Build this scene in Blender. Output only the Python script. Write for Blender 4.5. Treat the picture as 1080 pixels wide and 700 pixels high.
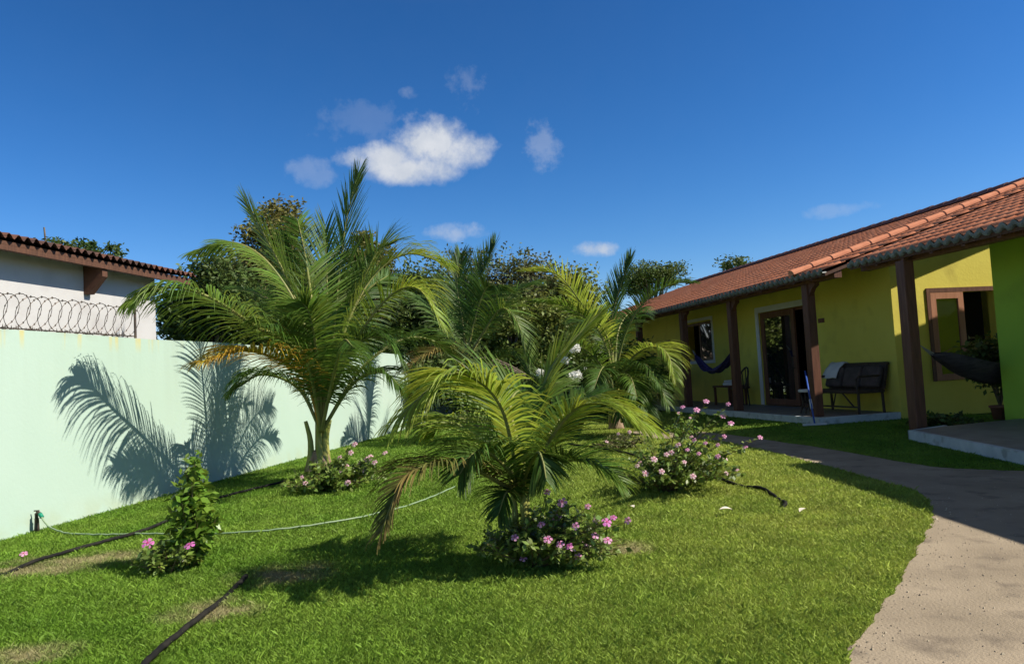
import bpy, bmesh, math, random
import numpy as np
from mathutils import Vector, Matrix
R_ = math.radians
for o in list(bpy.data.objects): bpy.data.objects.remove(o)
SC = bpy.context.scene
COL = SC.collection
random.seed(7); RNG = np.random.default_rng(7)

# ---------------------------------------------------------------- camera
FPX, PITCH, ROLL, EYE = 780.0, math.atan(45/780), math.atan(.055), 1.15
def V(*a): return Vector(a)
_f = V(0, math.cos(PITCH), math.sin(PITCH)); _r0 = V(1, 0, 0); _u0 = V(0, -math.sin(PITCH), math.cos(PITCH))
_r = math.cos(ROLL)*_r0 - math.sin(ROLL)*_u0
_u = math.sin(ROLL)*_r0 + math.cos(ROLL)*_u0
cam = bpy.data.cameras.new('camera'); cam.sensor_width = 36; cam.lens = FPX/1080*36; cam.clip_end = 3000
co = bpy.data.objects.new('camera', cam); COL.objects.link(co)
m = Matrix((_r, _u, -_f)).transposed().to_4x4(); m.translation = V(0, 0, EYE); co.matrix_world = m
SC.camera = co
SC.render.resolution_x, SC.render.resolution_y = 1024, 663
def ray(px, py): return _f + (px-540)/FPX*_r - (py-350)/FPX*_u
def at(px, py, d):                       # a point d metres in front along the ground
    v = ray(px, py); return V(0, 0, EYE) + v*(d/v.y)
def gnd(px, py, z=0):
    v = ray(px, py); return V(0, 0, EYE) + v*((z-EYE)/v.z)

# ---------------------------------------------------------------- light
SUN = V(1, -.24, .94).normalized()
sun = bpy.data.lights.new('sun', 'SUN'); sun.energy = 5.0; sun.angle = R_(.53); sun.color = (1, .93, .80)
so = bpy.data.objects.new('sun', sun); COL.objects.link(so)
so.rotation_euler = SUN.to_track_quat('Z', 'Y').to_euler()
SC.view_settings.view_transform = 'Standard'; SC.view_settings.look = 'None'
SC.view_settings.gamma = 1; SC.view_settings.use_curve_mapping = False
SC.view_settings.exposure = 0.40
W = bpy.data.worlds.new('World'); SC.world = W; W.use_nodes = True
def world():
    nt = W.node_tree; N = nt.nodes; L = nt.links; N.clear()
    out = N.new('ShaderNodeOutputWorld'); bg = N.new('ShaderNodeBackground'); L.new(bg.outputs[0], out.inputs[0])
    sky = N.new('ShaderNodeTexSky'); sky.sky_type = 'NISHITA'; sky.sun_disc = False
    sky.sun_elevation = math.asin(SUN.z); sky.sun_rotation = math.atan2(SUN.x, SUN.y)
    sky.air_density = 1.0; sky.dust_density = .15; sky.ozone_density = 3.0
    bg.inputs[1].default_value = .068
    hs = N.new('ShaderNodeHueSaturation'); hs.inputs['Saturation'].default_value = 1.22; hs.inputs['Value'].default_value = 1.0
    L.new(sky.outputs[0], hs.inputs['Color'])
    # the clear, deep tropical blue: steeper fall-off towards the zenith in red than in blue
    sp = N.new('ShaderNodeSeparateColor'); cb = N.new('ShaderNodeCombineColor'); L.new(hs.outputs[0], sp.inputs[0])
    for i, (gain, pw) in enumerate(((.50, 1.6), (.77, 1.28), (.84, 1.33))):
        pn = N.new('ShaderNodeMath'); pn.operation = 'POWER'; L.new(sp.outputs[i], pn.inputs[0]); pn.inputs[1].default_value = pw
        gn = N.new('ShaderNodeMath'); gn.operation = 'MULTIPLY'; L.new(pn.outputs[0], gn.inputs[0]); gn.inputs[1].default_value = gain
        mn = N.new('ShaderNodeMath'); mn.operation = 'MINIMUM'; L.new(gn.outputs[0], mn.inputs[0]); mn.inputs[1].default_value = 14; L.new(mn.outputs[0], cb.inputs[i])
    tc = N.new('ShaderNodeTexCoord'); D = tc.outputs['Generated']
    def mth(op, a, b=None, c=None, clamp=False):
        n = N.new('ShaderNodeMath'); n.operation = op; n.use_clamp = clamp
        for i, q in enumerate((a, b, c)):
            if q is None: continue
            if isinstance(q, (int, float)): n.inputs[i].default_value = q
            else: L.new(q, n.inputs[i])
        return n.outputs[0]
    def dot(vec):
        n = N.new('ShaderNodeVectorMath'); n.operation = 'DOT_PRODUCT'; L.new(D, n.inputs[0]); n.inputs[1].default_value = vec
        return n.outputs['Value']
    def noise(scale, det, rough=.6, w=0):
        n = N.new('ShaderNodeTexNoise'); n.noise_dimensions = '4D'; n.inputs['Scale'].default_value = scale
        n.inputs['Detail'].default_value = det; n.inputs['Roughness'].default_value = rough; n.inputs['W'].default_value = w
        L.new(D, n.inputs['Vector']); return n.outputs['Fac']
    nz = noise(16, 7, .62); nz2 = noise(50, 4, .6, 3)
    tot = None
    # direction of each cloud, half width, half height (in tangent units), density, ragged edge
    clouds = [(455, 148, 44, 32, 1.3, .8), (404, 168, 46, 19, 1.0, .9), (440, 180, 62, 18, 1.15, .7), (484, 160, 40, 27, 1.1, .8), (378, 128, 52, 20, .10, 2.2),
              (328, 184, 24, 16, .2, 1.8), (573, 148, 20, 27, .25, 2.1), (490, 102, 26, 28, .14, 2.2), (432, 98, 12, 8, .2, 1.8),
              (485, 244, 32, 11, .5, 1.2), (626, 263, 26, 10, .95, 1.0), (568, 272, 30, 9, .25, 1.5), (888, 221, 36, 7, .2, 1.5)]
    for (px, py, hw, hh, den, rag) in clouds:
        c = ray(px, py).normalized(); a = V(0, 0, 1).cross(c).normalized()*-1; b = a.cross(c)*-1
        if b.z < 0: b = -b
        dc = dot(c); x = mth('DIVIDE', mth('DIVIDE', dot(a), dc), hw/FPX); y = mth('DIVIDE', mth('DIVIDE', dot(b), dc), hh/FPX)
        r2 = mth('ADD', mth('MULTIPLY', x, x), mth('MULTIPLY', y, y))
        v = mth('SUBTRACT', 1.0, r2)
        v = mth('ADD', v, mth('MULTIPLY', mth('SUBTRACT', nz, .5), 3.6*rag))
        v = mth('ADD', v, mth('MULTIPLY', mth('SUBTRACT', nz2, .5), 1.1*rag))
        v = mth('MULTIPLY', v, mth('SUBTRACT', 2.4, r2, clamp=True))
        mr = N.new('ShaderNodeMapRange'); mr.interpolation_type = 'SMOOTHSTEP'
        mr.inputs['From Min'].default_value = -.1; mr.inputs['From Max'].default_value = 1.5
        mr.inputs['To Max'].default_value = den; L.new(v, mr.inputs['Value'])
        t = mth('MULTIPLY', mr.outputs[0], mth('GREATER_THAN', dc, .3))
        tot = t if tot is None else mth('MAXIMUM', tot, t)
    tot = mth('MINIMUM', tot, .97)
    shade = N.new('ShaderNodeMix'); shade.data_type = 'RGBA'; L.new(mth('MULTIPLY', mth('SUBTRACT', noise(22, 5, .6, 9), .35), 2.2, clamp=True), shade.inputs[0])
    shade.inputs[6].default_value = (6.2, 6.8, 7.8, 1); shade.inputs[7].default_value = (8.9, 9.1, 9.5, 1)
    mx = N.new('ShaderNodeMix'); mx.data_type = 'RGBA'; L.new(tot, mx.inputs[0]); # above the view the sky is dimmed and greyed for darker, less blue shadows
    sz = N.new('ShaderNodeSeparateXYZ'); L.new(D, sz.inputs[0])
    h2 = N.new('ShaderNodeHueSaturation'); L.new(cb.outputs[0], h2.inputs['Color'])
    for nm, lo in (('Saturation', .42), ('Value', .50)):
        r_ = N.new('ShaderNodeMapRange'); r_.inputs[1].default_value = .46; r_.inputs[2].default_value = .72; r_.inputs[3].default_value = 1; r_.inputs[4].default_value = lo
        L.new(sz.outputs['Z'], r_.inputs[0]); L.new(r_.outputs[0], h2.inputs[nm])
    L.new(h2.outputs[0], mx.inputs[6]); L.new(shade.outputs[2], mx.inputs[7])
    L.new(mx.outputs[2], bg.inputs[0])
world()

# ---------------------------------------------------------------- materials
def mat(name, col, col2=None, rough=.8, scale=6, bump=0, bscale=None, spec=.3, mix=(.35, .65), detail=6, stretch=None, trans=0, metal=0, rnd=0, ior=None, third=None):
    """Principled material, two tones blended by object-space noise; 'rnd' adds per-piece variation from a mesh attribute"""
    M = bpy.data.materials.new(name); M.use_nodes = True; nt = M.node_tree; N = nt.nodes; L = nt.links
    p = N['Principled BSDF']; p.inputs['Roughness'].default_value = rough; p.inputs['Metallic'].default_value = metal
    p.inputs['Specular IOR Level'].default_value = spec
    if ior: p.inputs['IOR'].default_value = ior
    tc = N.new('ShaderNodeTexCoord'); src = tc.outputs['Object']
    if stretch:
        mp = N.new('ShaderNodeMapping'); mp.inputs['Scale'].default_value = stretch; L.new(src, mp.inputs['Vector']); src = mp.outputs[0]
    c = None
    if col2:
        nz = N.new('ShaderNodeTexNoise'); nz.inputs['Scale'].default_value = scale; nz.inputs['Detail'].default_value = detail; L.new(src, nz.inputs['Vector'])
        rp = N.new('ShaderNodeValToRGB'); rp.color_ramp.elements[0].position = mix[0]; rp.color_ramp.elements[1].position = mix[1]
        rp.color_ramp.elements[0].color = (*col, 1); rp.color_ramp.elements[1].color = (*col2, 1)
        L.new(nz.outputs['Fac'], rp.inputs[0]); c = rp.outputs[0]
        if third:   # (colour, scale, threshold lo, hi)
            n2 = N.new('ShaderNodeTexNoise'); n2.inputs['Scale'].default_value = third[1]; n2.inputs['Detail'].default_value = 5; L.new(src, n2.inputs['Vector'])
            mr = N.new('ShaderNodeMapRange'); mr.inputs['From Min'].default_value = third[2]; mr.inputs['From Max'].default_value = third[3]; L.new(n2.outputs['Fac'], mr.inputs['Value'])
            x = N.new('ShaderNodeMix'); x.data_type = 'RGBA'; L.new(mr.outputs[0], x.inputs[0]); L.new(c, x.inputs[6]); x.inputs[7].default_value = (*third[0], 1); c = x.outputs[2]
    if rnd:
        at_ = N.new('ShaderNodeAttribute'); at_.attribute_name = 'rnd'
        hs = N.new('ShaderNodeHueSaturation')
        if c: L.new(c, hs.inputs['Color'])
        else: hs.inputs['Color'].default_value = (*col, 1)
        mr = N.new('ShaderNodeMapRange'); mr.inputs['To Min'].default_value = 1-rnd; mr.inputs['To Max'].default_value = 1+rnd; L.new(at_.outputs['Fac'], mr.inputs['Value'])
        mh = N.new('ShaderNodeMapRange'); mh.inputs['To Min'].default_value = .485; mh.inputs['To Max'].default_value = .515; L.new(at_.outputs['Fac'], mh.inputs['Value'])
        L.new(mr.outputs[0], hs.inputs['Value']); L.new(mh.outputs[0], hs.inputs['Hue']); c = hs.outputs[0]
    if c: L.new(c, p.inputs['Base Color'])
    else: p.inputs['Base Color'].default_value = (*col, 1)
    if bump:
        nb = N.new('ShaderNodeTexNoise'); nb.inputs['Scale'].default_value = bscale or scale*4; nb.inputs['Detail'].default_value = 8; L.new(src, nb.inputs['Vector'])
        bp = N.new('ShaderNodeBump'); bp.inputs['Strength'].default_value = bump; bp.inputs['Distance'].default_value = .02; L.new(nb.outputs['Fac'], bp.inputs['Height']); L.new(bp.outputs[0], p.inputs['Normal'])
    if trans:
        tr = N.new('ShaderNodeBsdfTranslucent')
        if c:
            g = N.new('ShaderNodeHueSaturation'); g.inputs['Value'].default_value = 1.5; g.inputs['Hue'].default_value = .48; L.new(c, g.inputs['Color']); L.new(g.outputs[0], tr.inputs[0])
        else: tr.inputs[0].default_value = (*[min(1, k*1.5) for k in col], 1)
        mx = N.new('ShaderNodeMixShader'); mx.inputs[0].default_value = trans; L.new(p.outputs[0], mx.inputs[1]); L.new(tr.outputs[0], mx.inputs[2])
        L.new(mx.outputs[0], N['Material Output'].inputs[0])
    return M

M = {}
M['palm'] = mat('palm_leaf', (.082, .164, .020), (.142, .218, .030), .5, 2.2, spec=.35, trans=.40, rnd=.3)
M['palm_dark'] = mat('palm_leaf_dark', (.049, .109, .018), (.092, .164, .028), .52, 2.2, spec=.3, trans=.34, rnd=.3)
M['palm_lime'] = mat('palm_leaf_lime', (.186, .273, .030), (.295, .360, .046), .5, 2.5, spec=.35, trans=.42, rnd=.3)
M['palm_gold'] = mat('palm_leaf_gold', (.46, .29, .03), (.30, .25, .03), .55, 3, spec=.3, trans=.34, rnd=.3)
M['palm_dry'] = mat('palm_leaf_drying', (.218, .160, .050), (.076, .101, .021), .6, 3, spec=.2, trans=.2, rnd=.3)
M['rib'] = mat('frond_rib', (.168, .202, .050), (.269, .252, .084), .5, 4)
M['rib_gold'] = mat('frond_rib_gold', (.42, .3, .06), (.5, .25, .05), .5, 4)
M['sheath'] = mat('palm_sheath', (.22, .27, .05), (.36, .34, .10), .5, 7, bump=.2)
M['fibre'] = mat('palm_fibre', (.2, .13, .08), (.36, .26, .18), .9, 14, bump=.7, stretch=(1, 1, .3))
M['leaf_olive'] = mat('leaf_olive', (.133, .138, .033), (.209, .198, .055), .6, .9, trans=.25, rnd=.45)
M['leaf_dark'] = mat('leaf_dark', (.045, .084, .019), (.105, .147, .033), .55, .8, trans=.2, rnd=.45)
M['leaf_mid'] = mat('leaf_mid', (.094, .143, .029), (.206, .240, .054), .55, .8, trans=.22, rnd=.45)
M['leaf_brown'] = mat('leaf_brown', (.136, .127, .054), (.104, .138, .041), .7, 1.2, trans=.12, rnd=.45)
M['bark'] = mat('bark', (.10, .075, .055), (.2, .16, .12), .9, 9, bump=.6, stretch=(1, 1, .35))
M['vinca'] = mat('periwinkle_leaf', (.101, .168, .029), (.202, .269, .050), .4, 6, spec=.5, trans=.22, rnd=.4)
M['vinca_lime'] = mat('young_leaf', (.109, .210, .025), (.185, .286, .038), .35, 6, spec=.5, trans=.34, rnd=.35)
M['bush_leaf'] = mat('bush_leaf', (.034, .084, .017), (.067, .134, .025), .4, 6, spec=.5, trans=.2, rnd=.4)
M['stem'] = mat('flower_stem', (.12, .12, .05), (.2, .12, .07), .7, 9)
M['pink'] = mat('pink_petal', (.72, .26, .50), (.8, .42, .62), .6, 30, trans=.25)
M['pink2'] = mat('pale_pink_petal', (.75, .42, .52), (.8, .55, .6), .6, 30, trans=.25)
M['magenta'] = mat('magenta_petal', (.62, .14, .46), (.72, .24, .58), .6, 30, trans=.25)
M['eye'] = mat('flower_eye', (.45, .03, .12), rough=.6)
M['white_petal'] = mat('white_petal', (.78, .78, .74), (.85, .85, .82), .6, 30, trans=.2)
M['tile'] = mat('terracotta_tile', (.66, .225, .11), (.76, .31, .17), .95, 4, bump=.15, bscale=40, spec=.05, third=((.50, .17, .09), 1.1, .55, .85))
M['tile_cap'] = mat('terracotta_cap', (.66, .28, .16), (.58, .23, .13), .9, 5, spec=.05, bump=.15, bscale=40)
M['tile_old'] = mat('old_tile', (.09, .036, .025), (.14, .06, .038), .85, 5, bump=.2, bscale=40, third=((.06, .035, .03), 2.2, .45, .65))
M['mortar'] = mat('eave_mortar', (.16, .17, .17), (.27, .28, .27), .9, 8, bump=.4)
M['yellow'] = mat('yellow_wall_paint', (.74, .63, .10), (.79, .68, .12), .75, 1.3, bump=.15, bscale=22, third=((.60, .50, .085), 1.9, .54, .78))
M['green'] = mat('lime_wall_paint', (.34, .53, .05), (.39, .59, .06), .75, 1.3, bump=.15, bscale=22, third=((.30, .45, .05), 1.9, .54, .78))
M['wood_dark'] = mat('dark_wood', (.11, .042, .024), (.17, .07, .04), .55, 5, bump=.2, stretch=(6, 6, .6), spec=.4)
M['wood_mid'] = mat('door_wood', (.15, .06, .035), (.22, .10, .06), .5, 5, bump=.15, stretch=(6, 6, .6), spec=.4)
M['wood_red'] = mat('red_wood', (.40, .17, .09), (.48, .22, .13), .55, 5, bump=.1, stretch=(6, 6, .6), spec=.4)
M['wood_soffit'] = mat('soffit_wood', (.085, .04, .025), (.13, .06, .035), .7, 5, bump=.2, stretch=(1, 8, 1))
M['white'] = mat('white_trim', (.72, .72, .70), (.78, .78, .75), .6, 5)
M['kerb'] = mat('kerb_paint', (.50, .55, .56), (.62, .66, .66), .8, 5, bump=.25, third=((.36, .38, .36), 6, .58, .7))
M['floor'] = mat('porch_floor', (.24, .21, .19), (.31, .28, .25), .6, 5, bump=.1)
M['glass'] = mat('dark_glass', (.012, .016, .016), rough=.03, spec=1.0, ior=2.5)
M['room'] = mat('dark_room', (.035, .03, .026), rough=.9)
M['lilac'] = mat('white_render', (.496, .488, .480), (.536, .528, .520), .85, 1.2, bump=.1, bscale=50, third=((.440, .424, .416), 2.0, .5, .7))
M['steel'] = mat('dark_steel', (.06, .055, .05), (.12, .09, .07), .55, 20, metal=.6)
M['black_pipe'] = mat('black_hose_rubber', (.012, .012, .012), (.025, .023, .02), .75, 15, spec=.12)
M['pale_hose'] = mat('pale_hose', (.202, .302, .168), (.269, .353, .218), .5, 15, spec=.4)
M['teal'] = mat('green_plastic', (.01, .25, .15), rough=.4)
M['blue'] = mat('blue_plastic', (.04, .10, .42), (.05, .12, .46), .4, 10)
M['wicker'] = mat('dark_wicker', (.05, .034, .026), (.085, .06, .045), .6, 30, bump=.6, bscale=70)
M['cushion'] = mat('dark_cushion', (.07, .055, .05), (.12, .09, .08), .9, 5, bump=.3)
M['cloth_white'] = mat('white_cloth', (.72, .68, .68), (.8, .77, .76), .9, 7, bump=.3, bscale=30)
M['ham_blue'] = mat('hammock_blue', (.025, .03, .11), (.08, .06, .17), .9, 26, stretch=(1, .2, 1))
M['ham_dark'] = mat('hammock_dark', (.05, .04, .05), (.09, .075, .085), .9, 20, stretch=(.2, 1, 1))
M['rope'] = mat('hammock_cord', (.4, .38, .34), rough=.9)
M['clay'] = mat('clay_pot', (.22, .09, .05), (.3, .13, .08), .8, 8, bump=.2)
M['petal_fallen'] = mat('fallen_petal', (.75, .3, .42), rough=.7)
M['dry_leaf'] = mat('dry_leaf', (.72, .66, .55), rough=.8)

def wall_material():
    m = mat('mint_wall_paint', (.415, .545, .462), (.445, .57, .49), .8, .7, bump=.08, bscale=30)
    nt = m.node_tree; N = nt.nodes; L = nt.links; p = N['Principled BSDF']
    base = p.inputs['Base Color'].links[0].from_socket
    tc = N.new('ShaderNodeTexCoord'); mp = N.new('ShaderNodeMapping'); mp.inputs['Scale'].default_value = (1, 5.5, .35); L.new(tc.outputs['Object'], mp.inputs[0])
    nz = N.new('ShaderNodeTexNoise'); nz.inputs['Scale'].default_value = 1.6; nz.inputs['Detail'].default_value = 3; L.new(mp.outputs[0], nz.inputs['Vector'])
    sep = N.new('ShaderNodeSeparateXYZ'); L.new(tc.outputs['Object'], sep.inputs[0])
    def mr(v, a, b, lo=0, hi=1):
        n = N.new('ShaderNodeMapRange'); n.inputs[1].default_value = a; n.inputs[2].default_value = b; n.inputs[3].default_value = lo; n.inputs[4].default_value = hi; L.new(v, n.inputs[0]); return n.outputs[0]
    def mul(a, b):
        n = N.new('ShaderNodeMath'); n.operation = 'MULTIPLY'; L.new(a, n.inputs[0]); L.new(b, n.inputs[1]); return n.outputs[0]
    # rust streaks running down from the wire, moss streak at the very top, splashed soil at the foot
    rust = mul(mul(mr(nz.outputs['Fac'], .55, .63), mr(sep.outputs['Z'], 1.60, 1.75)), mr(sep.outputs['Y'], 9.0, 8.2, 0, .6))
    x = N.new('ShaderNodeMix'); x.data_type = 'RGBA'; L.new(rust, x.inputs[0]); L.new(base, x.inputs[6]); x.inputs[7].default_value = (.62, .50, .12, 1)
    n2 = N.new('ShaderNodeTexNoise'); n2.inputs['Scale'].default_value = 5; n2.inputs['Detail'].default_value = 6; L.new(tc.outputs['Object'], n2.inputs['Vector'])
    top = mul(mr(n2.outputs['Fac'], .42, .66), mr(sep.outputs['Z'], 1.70, 1.78, 0, .5))
    y = N.new('ShaderNodeMix'); y.data_type = 'RGBA'; L.new(top, y.inputs[0]); L.new(x.outputs[2], y.inputs[6]); y.inputs[7].default_value = (.36, .42, .34, 1)
    foot = mul(mr(n2.outputs['Fac'], .40, .62), mr(sep.outputs['Z'], .22, 0, 0, .55))
    z = N.new('ShaderNodeMix'); z.data_type = 'RGBA'; L.new(foot, z.inputs[0]); L.new(y.outputs[2], z.inputs[6]); z.inputs[7].default_value = (.40, .46, .30, 1)
    # faint drip marks below the coping
    n3 = N.new('ShaderNodeTexNoise'); n3.inputs['Scale'].default_value = .9; n3.inputs['Detail'].default_value = 5; L.new(mp.outputs[0], n3.inputs['Vector'])
    drip = mul(mr(n3.outputs['Fac'], .46, .66), mr(sep.outputs['Z'], .7, 1.78, 0, .26))
    w = N.new('ShaderNodeMix'); w.data_type = 'RGBA'; L.new(drip, w.inputs[0]); L.new(z.outputs[2], w.inputs[6]); w.inputs[7].default_value = (.33, .40, .32, 1)
    n4 = N.new('ShaderNodeTexNoise'); n4.inputs['Scale'].default_value = .9; n4.inputs['Detail'].default_value = 7; L.new(tc.outputs['Object'], n4.inputs['Vector'])
    w2 = N.new('ShaderNodeMix'); w2.data_type = 'RGBA'; L.new(mr(n4.outputs['Fac'], .5, .75, 0, .35), w2.inputs[0]); L.new(w.outputs[2], w2.inputs[6]); w2.inputs[7].default_value = (.53, .60, .52, 1)
    L.new(w2.outputs[2], p.inputs['Base Color']); return m
M['mint'] = wall_material()

def lawn_material(name, blade):
    m = bpy.data.materials.new(name); m.use_nodes = True; nt = m.node_tree; N = nt.nodes; L = nt.links; p = N['Principled BSDF']
    p.inputs['Roughness'].default_value = .6 if blade else .95; p.inputs['Specular IOR Level'].default_value = .25 if blade else .05
    g = N.new('ShaderNodeNewGeometry'); pos = g.outputs['Position']
    def nz(s, d=5, w=0):
        n = N.new('ShaderNodeTexNoise'); n.noise_dimensions = '4D'; n.inputs['Scale'].default_value = s; n.inputs['Detail'].default_value = d; n.inputs['W'].default_value = w; L.new(pos, n.inputs['Vector']); return n.outputs['Fac']
    def mrg(v, a, b, lo=0, hi=1):
        n = N.new('ShaderNodeMapRange'); n.inputs[1].default_value = a; n.inputs[2].default_value = b; n.inputs[3].default_value = lo; n.inputs[4].default_value = hi; L.new(v, n.inputs[0]); return n.outputs[0]
    def mix(f, a, b):
        n = N.new('ShaderNodeMix'); n.data_type = 'RGBA'; L.new(f, n.inputs[0])
        for i, q in ((6, a), (7, b)):
            if isinstance(q, tuple): n.inputs[i].default_value = (*q, 1)
            else: L.new(q, n.inputs[i])
        return n.outputs[2]
    def mth(op, a, b):
        n = N.new('ShaderNodeMath'); n.operation = op; n.use_clamp = True
        for i, q in enumerate((a, b)):
            if isinstance(q, (int, float)): n.inputs[i].default_value = q
            else: L.new(q, n.inputs[i])
        return n.outputs[0]
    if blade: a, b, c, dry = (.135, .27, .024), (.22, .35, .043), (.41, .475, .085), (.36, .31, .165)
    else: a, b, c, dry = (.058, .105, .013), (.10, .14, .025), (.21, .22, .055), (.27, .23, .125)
    col = mix(mrg(nz(1.1), .35, .62), a, b)
    # paler and yellower towards the path; past it, coloured darker for the house's shade
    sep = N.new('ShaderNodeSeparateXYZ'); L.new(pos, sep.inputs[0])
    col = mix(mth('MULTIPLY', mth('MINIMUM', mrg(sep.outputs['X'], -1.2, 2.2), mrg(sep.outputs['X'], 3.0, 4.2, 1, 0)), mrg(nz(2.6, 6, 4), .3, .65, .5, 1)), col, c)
    # worn patches: (x, y, radius)
    tot = None
    for (px, py, r, s) in WORN:
        q = gnd(px, py)
        vm = N.new('ShaderNodeVectorMath'); vm.operation = 'SUBTRACT'; L.new(pos, vm.inputs[0]); vm.inputs[1].default_value = (q.x, q.y, 0)
        sc = N.new('ShaderNodeVectorMath'); sc.operation = 'MULTIPLY'; L.new(vm.outputs[0], sc.inputs[0]); sc.inputs[1].default_value = (1/r, 1/(r*s), 0)
        ln = N.new('ShaderNodeVectorMath'); ln.operation = 'LENGTH'; L.new(sc.outputs[0], ln.inputs[0])
        d = mth('ADD', mrg(ln.outputs['Value'], .1, 1.25, .55, 0), 0.0)
        tot = d if tot is None else mth('MAXIMUM', tot, d)
    f = mrg(mth('MULTIPLY', mth('ADD', tot, 0), mrg(nz(5, 6, 8), .3, .6, .3, 1.6)), .18, .62, 0, .85)
    col = mix(f, col, dry)
    tone = N.new('ShaderNodeHueSaturation'); L.new(col, tone.inputs['Color']); L.new(mrg(nz(4.5, 7, 11), .3, .7, .80, 1.16), tone.inputs['Value']); col = tone.outputs[0]
    fine = mrg(nz(60, 3, 2), .3, .7, .72, 1.2)
    hs = N.new('ShaderNodeHueSaturation'); L.new(col, hs.inputs['Color'])
    if blade:
        a_ = N.new('ShaderNodeAttribute'); a_.attribute_name = 'rnd'
        L.new(mrg(a_.outputs['Fac'], 0, 1, .80, 1.20), hs.inputs['Value'])
    else: L.new(fine, hs.inputs['Value'])
    L.new(hs.outputs[0], p.inputs['Base Color'])
    if blade:
        tr = N.new('ShaderNodeBsdfTranslucent'); L.new(hs.outputs[0], tr.inputs[0]); mx = N.new('ShaderNodeMixShader'); mx.inputs[0].default_value = .3
        L.new(p.outputs[0], mx.inputs[1]); L.new(tr.outputs[0], mx.inputs[2]); L.new(mx.outputs[0], N['Material Output'].inputs[0])
    return m
WORN = [(300, 606, .42, .8), (225, 645, .34, .9), (90, 590, .8, .35), (40, 600, .7, .5), (655, 578, .3, .8), (30, 692, .3, .7)]
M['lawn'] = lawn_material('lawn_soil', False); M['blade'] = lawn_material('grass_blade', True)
M['path'] = mat('sandy_path', (.275, .222, .158), (.365, .296, .212), .95, 1.7, bump=.35, bscale=90, third=((.160, .128, .096), 4.2, .54, .76), detail=9)

# ---------------------------------------------------------------- mesh helpers
class MB:
    def __init__(s): s.v = []; s.f = []; s.r = []
    def quad(s, a, b, c, d): i = len(s.v); s.v += [a, b, c, d]; s.f.append((i, i+1, i+2, i+3))
    def poly(s, pts): i = len(s.v); s.v += pts; s.f.append(tuple(range(i, i+len(pts))))
    def box(s, x0, x1, y0, y1, z0, z1):
        i = len(s.v); s.v += [(x0,y0,z0),(x1,y0,z0),(x1,y1,z0),(x0,y1,z0),(x0,y0,z1),(x1,y0,z1),(x1,y1,z1),(x0,y1,z1)]
        s.f += [(i,i+3,i+2,i+1),(i+4,i+5,i+6,i+7),(i,i+1,i+5,i+4),(i+1,i+2,i+6,i+5),(i+2,i+3,i+7,i+6),(i+3,i,i+4,i+7)]; return s
    def prism(s, pts, vec):                 # closed outline swept along vec
        n = len(pts); i = len(s.v); vec = Vector(vec); s.v += [tuple(p) for p in pts] + [tuple(Vector(p)+vec) for p in pts]
        s.f.append(tuple(range(i, i+n))[::-1]); s.f.append(tuple(range(i+n, i+2*n)))
        for k in range(n): s.f.append((i+k, i+(k+1) % n, i+n+(k+1) % n, i+n+k))
        return s
    def tube(s, pts, rad, n=6, cap=True):
        pts = [Vector(p) for p in pts]; i0 = len(s.v); prev = None
        for k, p in enumerate(pts):
            t = (pts[min(k+1, len(pts)-1)]-pts[max(k-1, 0)]).normalized()
            if prev is None: a = t.orthogonal().normalized()
            else: a = (prev-t*prev.dot(t)).normalized()
            prev = a; b = t.cross(a); r = rad(k/(len(pts)-1)) if callable(rad) else rad
            for j in range(n):
                an = 2*math.pi*j/n; s.v.append(tuple(p+(a*math.cos(an)+b*math.sin(an))*r))
        for k in range(len(pts)-1):
            for j in range(n):
                q = i0+k*n; s.f.append((q+j, q+(j+1) % n, q+n+(j+1) % n, q+n+j))
        if cap:
            s.f.append(tuple(range(i0, i0+n))[::-1]); e = i0+(len(pts)-1)*n; s.f.append(tuple(range(e, e+n)))
        return s
    def lathe(s, prof, c=(0, 0, 0), n=16):
        i0 = len(s.v)
        for r, z in prof:
            for j in range(n): an = 2*math.pi*j/n; s.v.append((c[0]+r*math.cos(an), c[1]+r*math.sin(an), c[2]+z))
        for k in range(len(prof)-1):
            for j in range(n): q = i0+k*n; s.f.append((q+j, q+(j+1) % n, q+n+(j+1) % n, q+n+j))
        s.f.append(tuple(range(i0, i0+n))[::-1]); e = i0+(len(prof)-1)*n; s.f.append(tuple(range(e, e+n))); return s
    def build(s, name, m, parent=None, smooth=False, bevel=0, loc=None):
        me = bpy.data.meshes.new(name); me.from_pydata([tuple(v) for v in s.v], [], s.f); me.materials.append(m); me.update()
        if s.r and len(s.r) == len(me.polygons):
            a = me.attributes.new('rnd', 'FLOAT', 'FACE'); a.data.foreach_set('value', s.r)
        if smooth: me.polygons.foreach_set('use_smooth', [True]*len(me.polygons))
        o = bpy.data.objects.new(name, me); COL.objects.link(o)
        if parent: o.parent = parent
        if loc: o.location = loc
        if bevel:
            b = o.modifiers.new('bevel', 'BEVEL'); b.width = bevel; b.segments = 2; b.limit_method = 'ANGLE'
        return o
def np_mesh(name, verts, nper, rnd, m, parent=None):     # many separate n-gons from one array
    n = len(verts)//nper; me = bpy.data.meshes.new(name)
    me.vertices.add(len(verts)); me.vertices.foreach_set('co', verts.astype(np.float32).ravel())
    me.loops.add(n*nper); me.loops.foreach_set('vertex_index', np.arange(n*nper, dtype=np.int32))
    me.polygons.add(n); me.polygons.foreach_set('loop_start', np.arange(0, n*nper, nper, dtype=np.int32))
    me.update(calc_edges=True); a = me.attributes.new('rnd', 'FLOAT', 'FACE'); a.data.foreach_set('value', rnd.astype(np.float32))
    me.materials.append(m); o = bpy.data.objects.new(name, me); COL.objects.link(o)
    if parent: o.parent = parent
    return o
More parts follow.
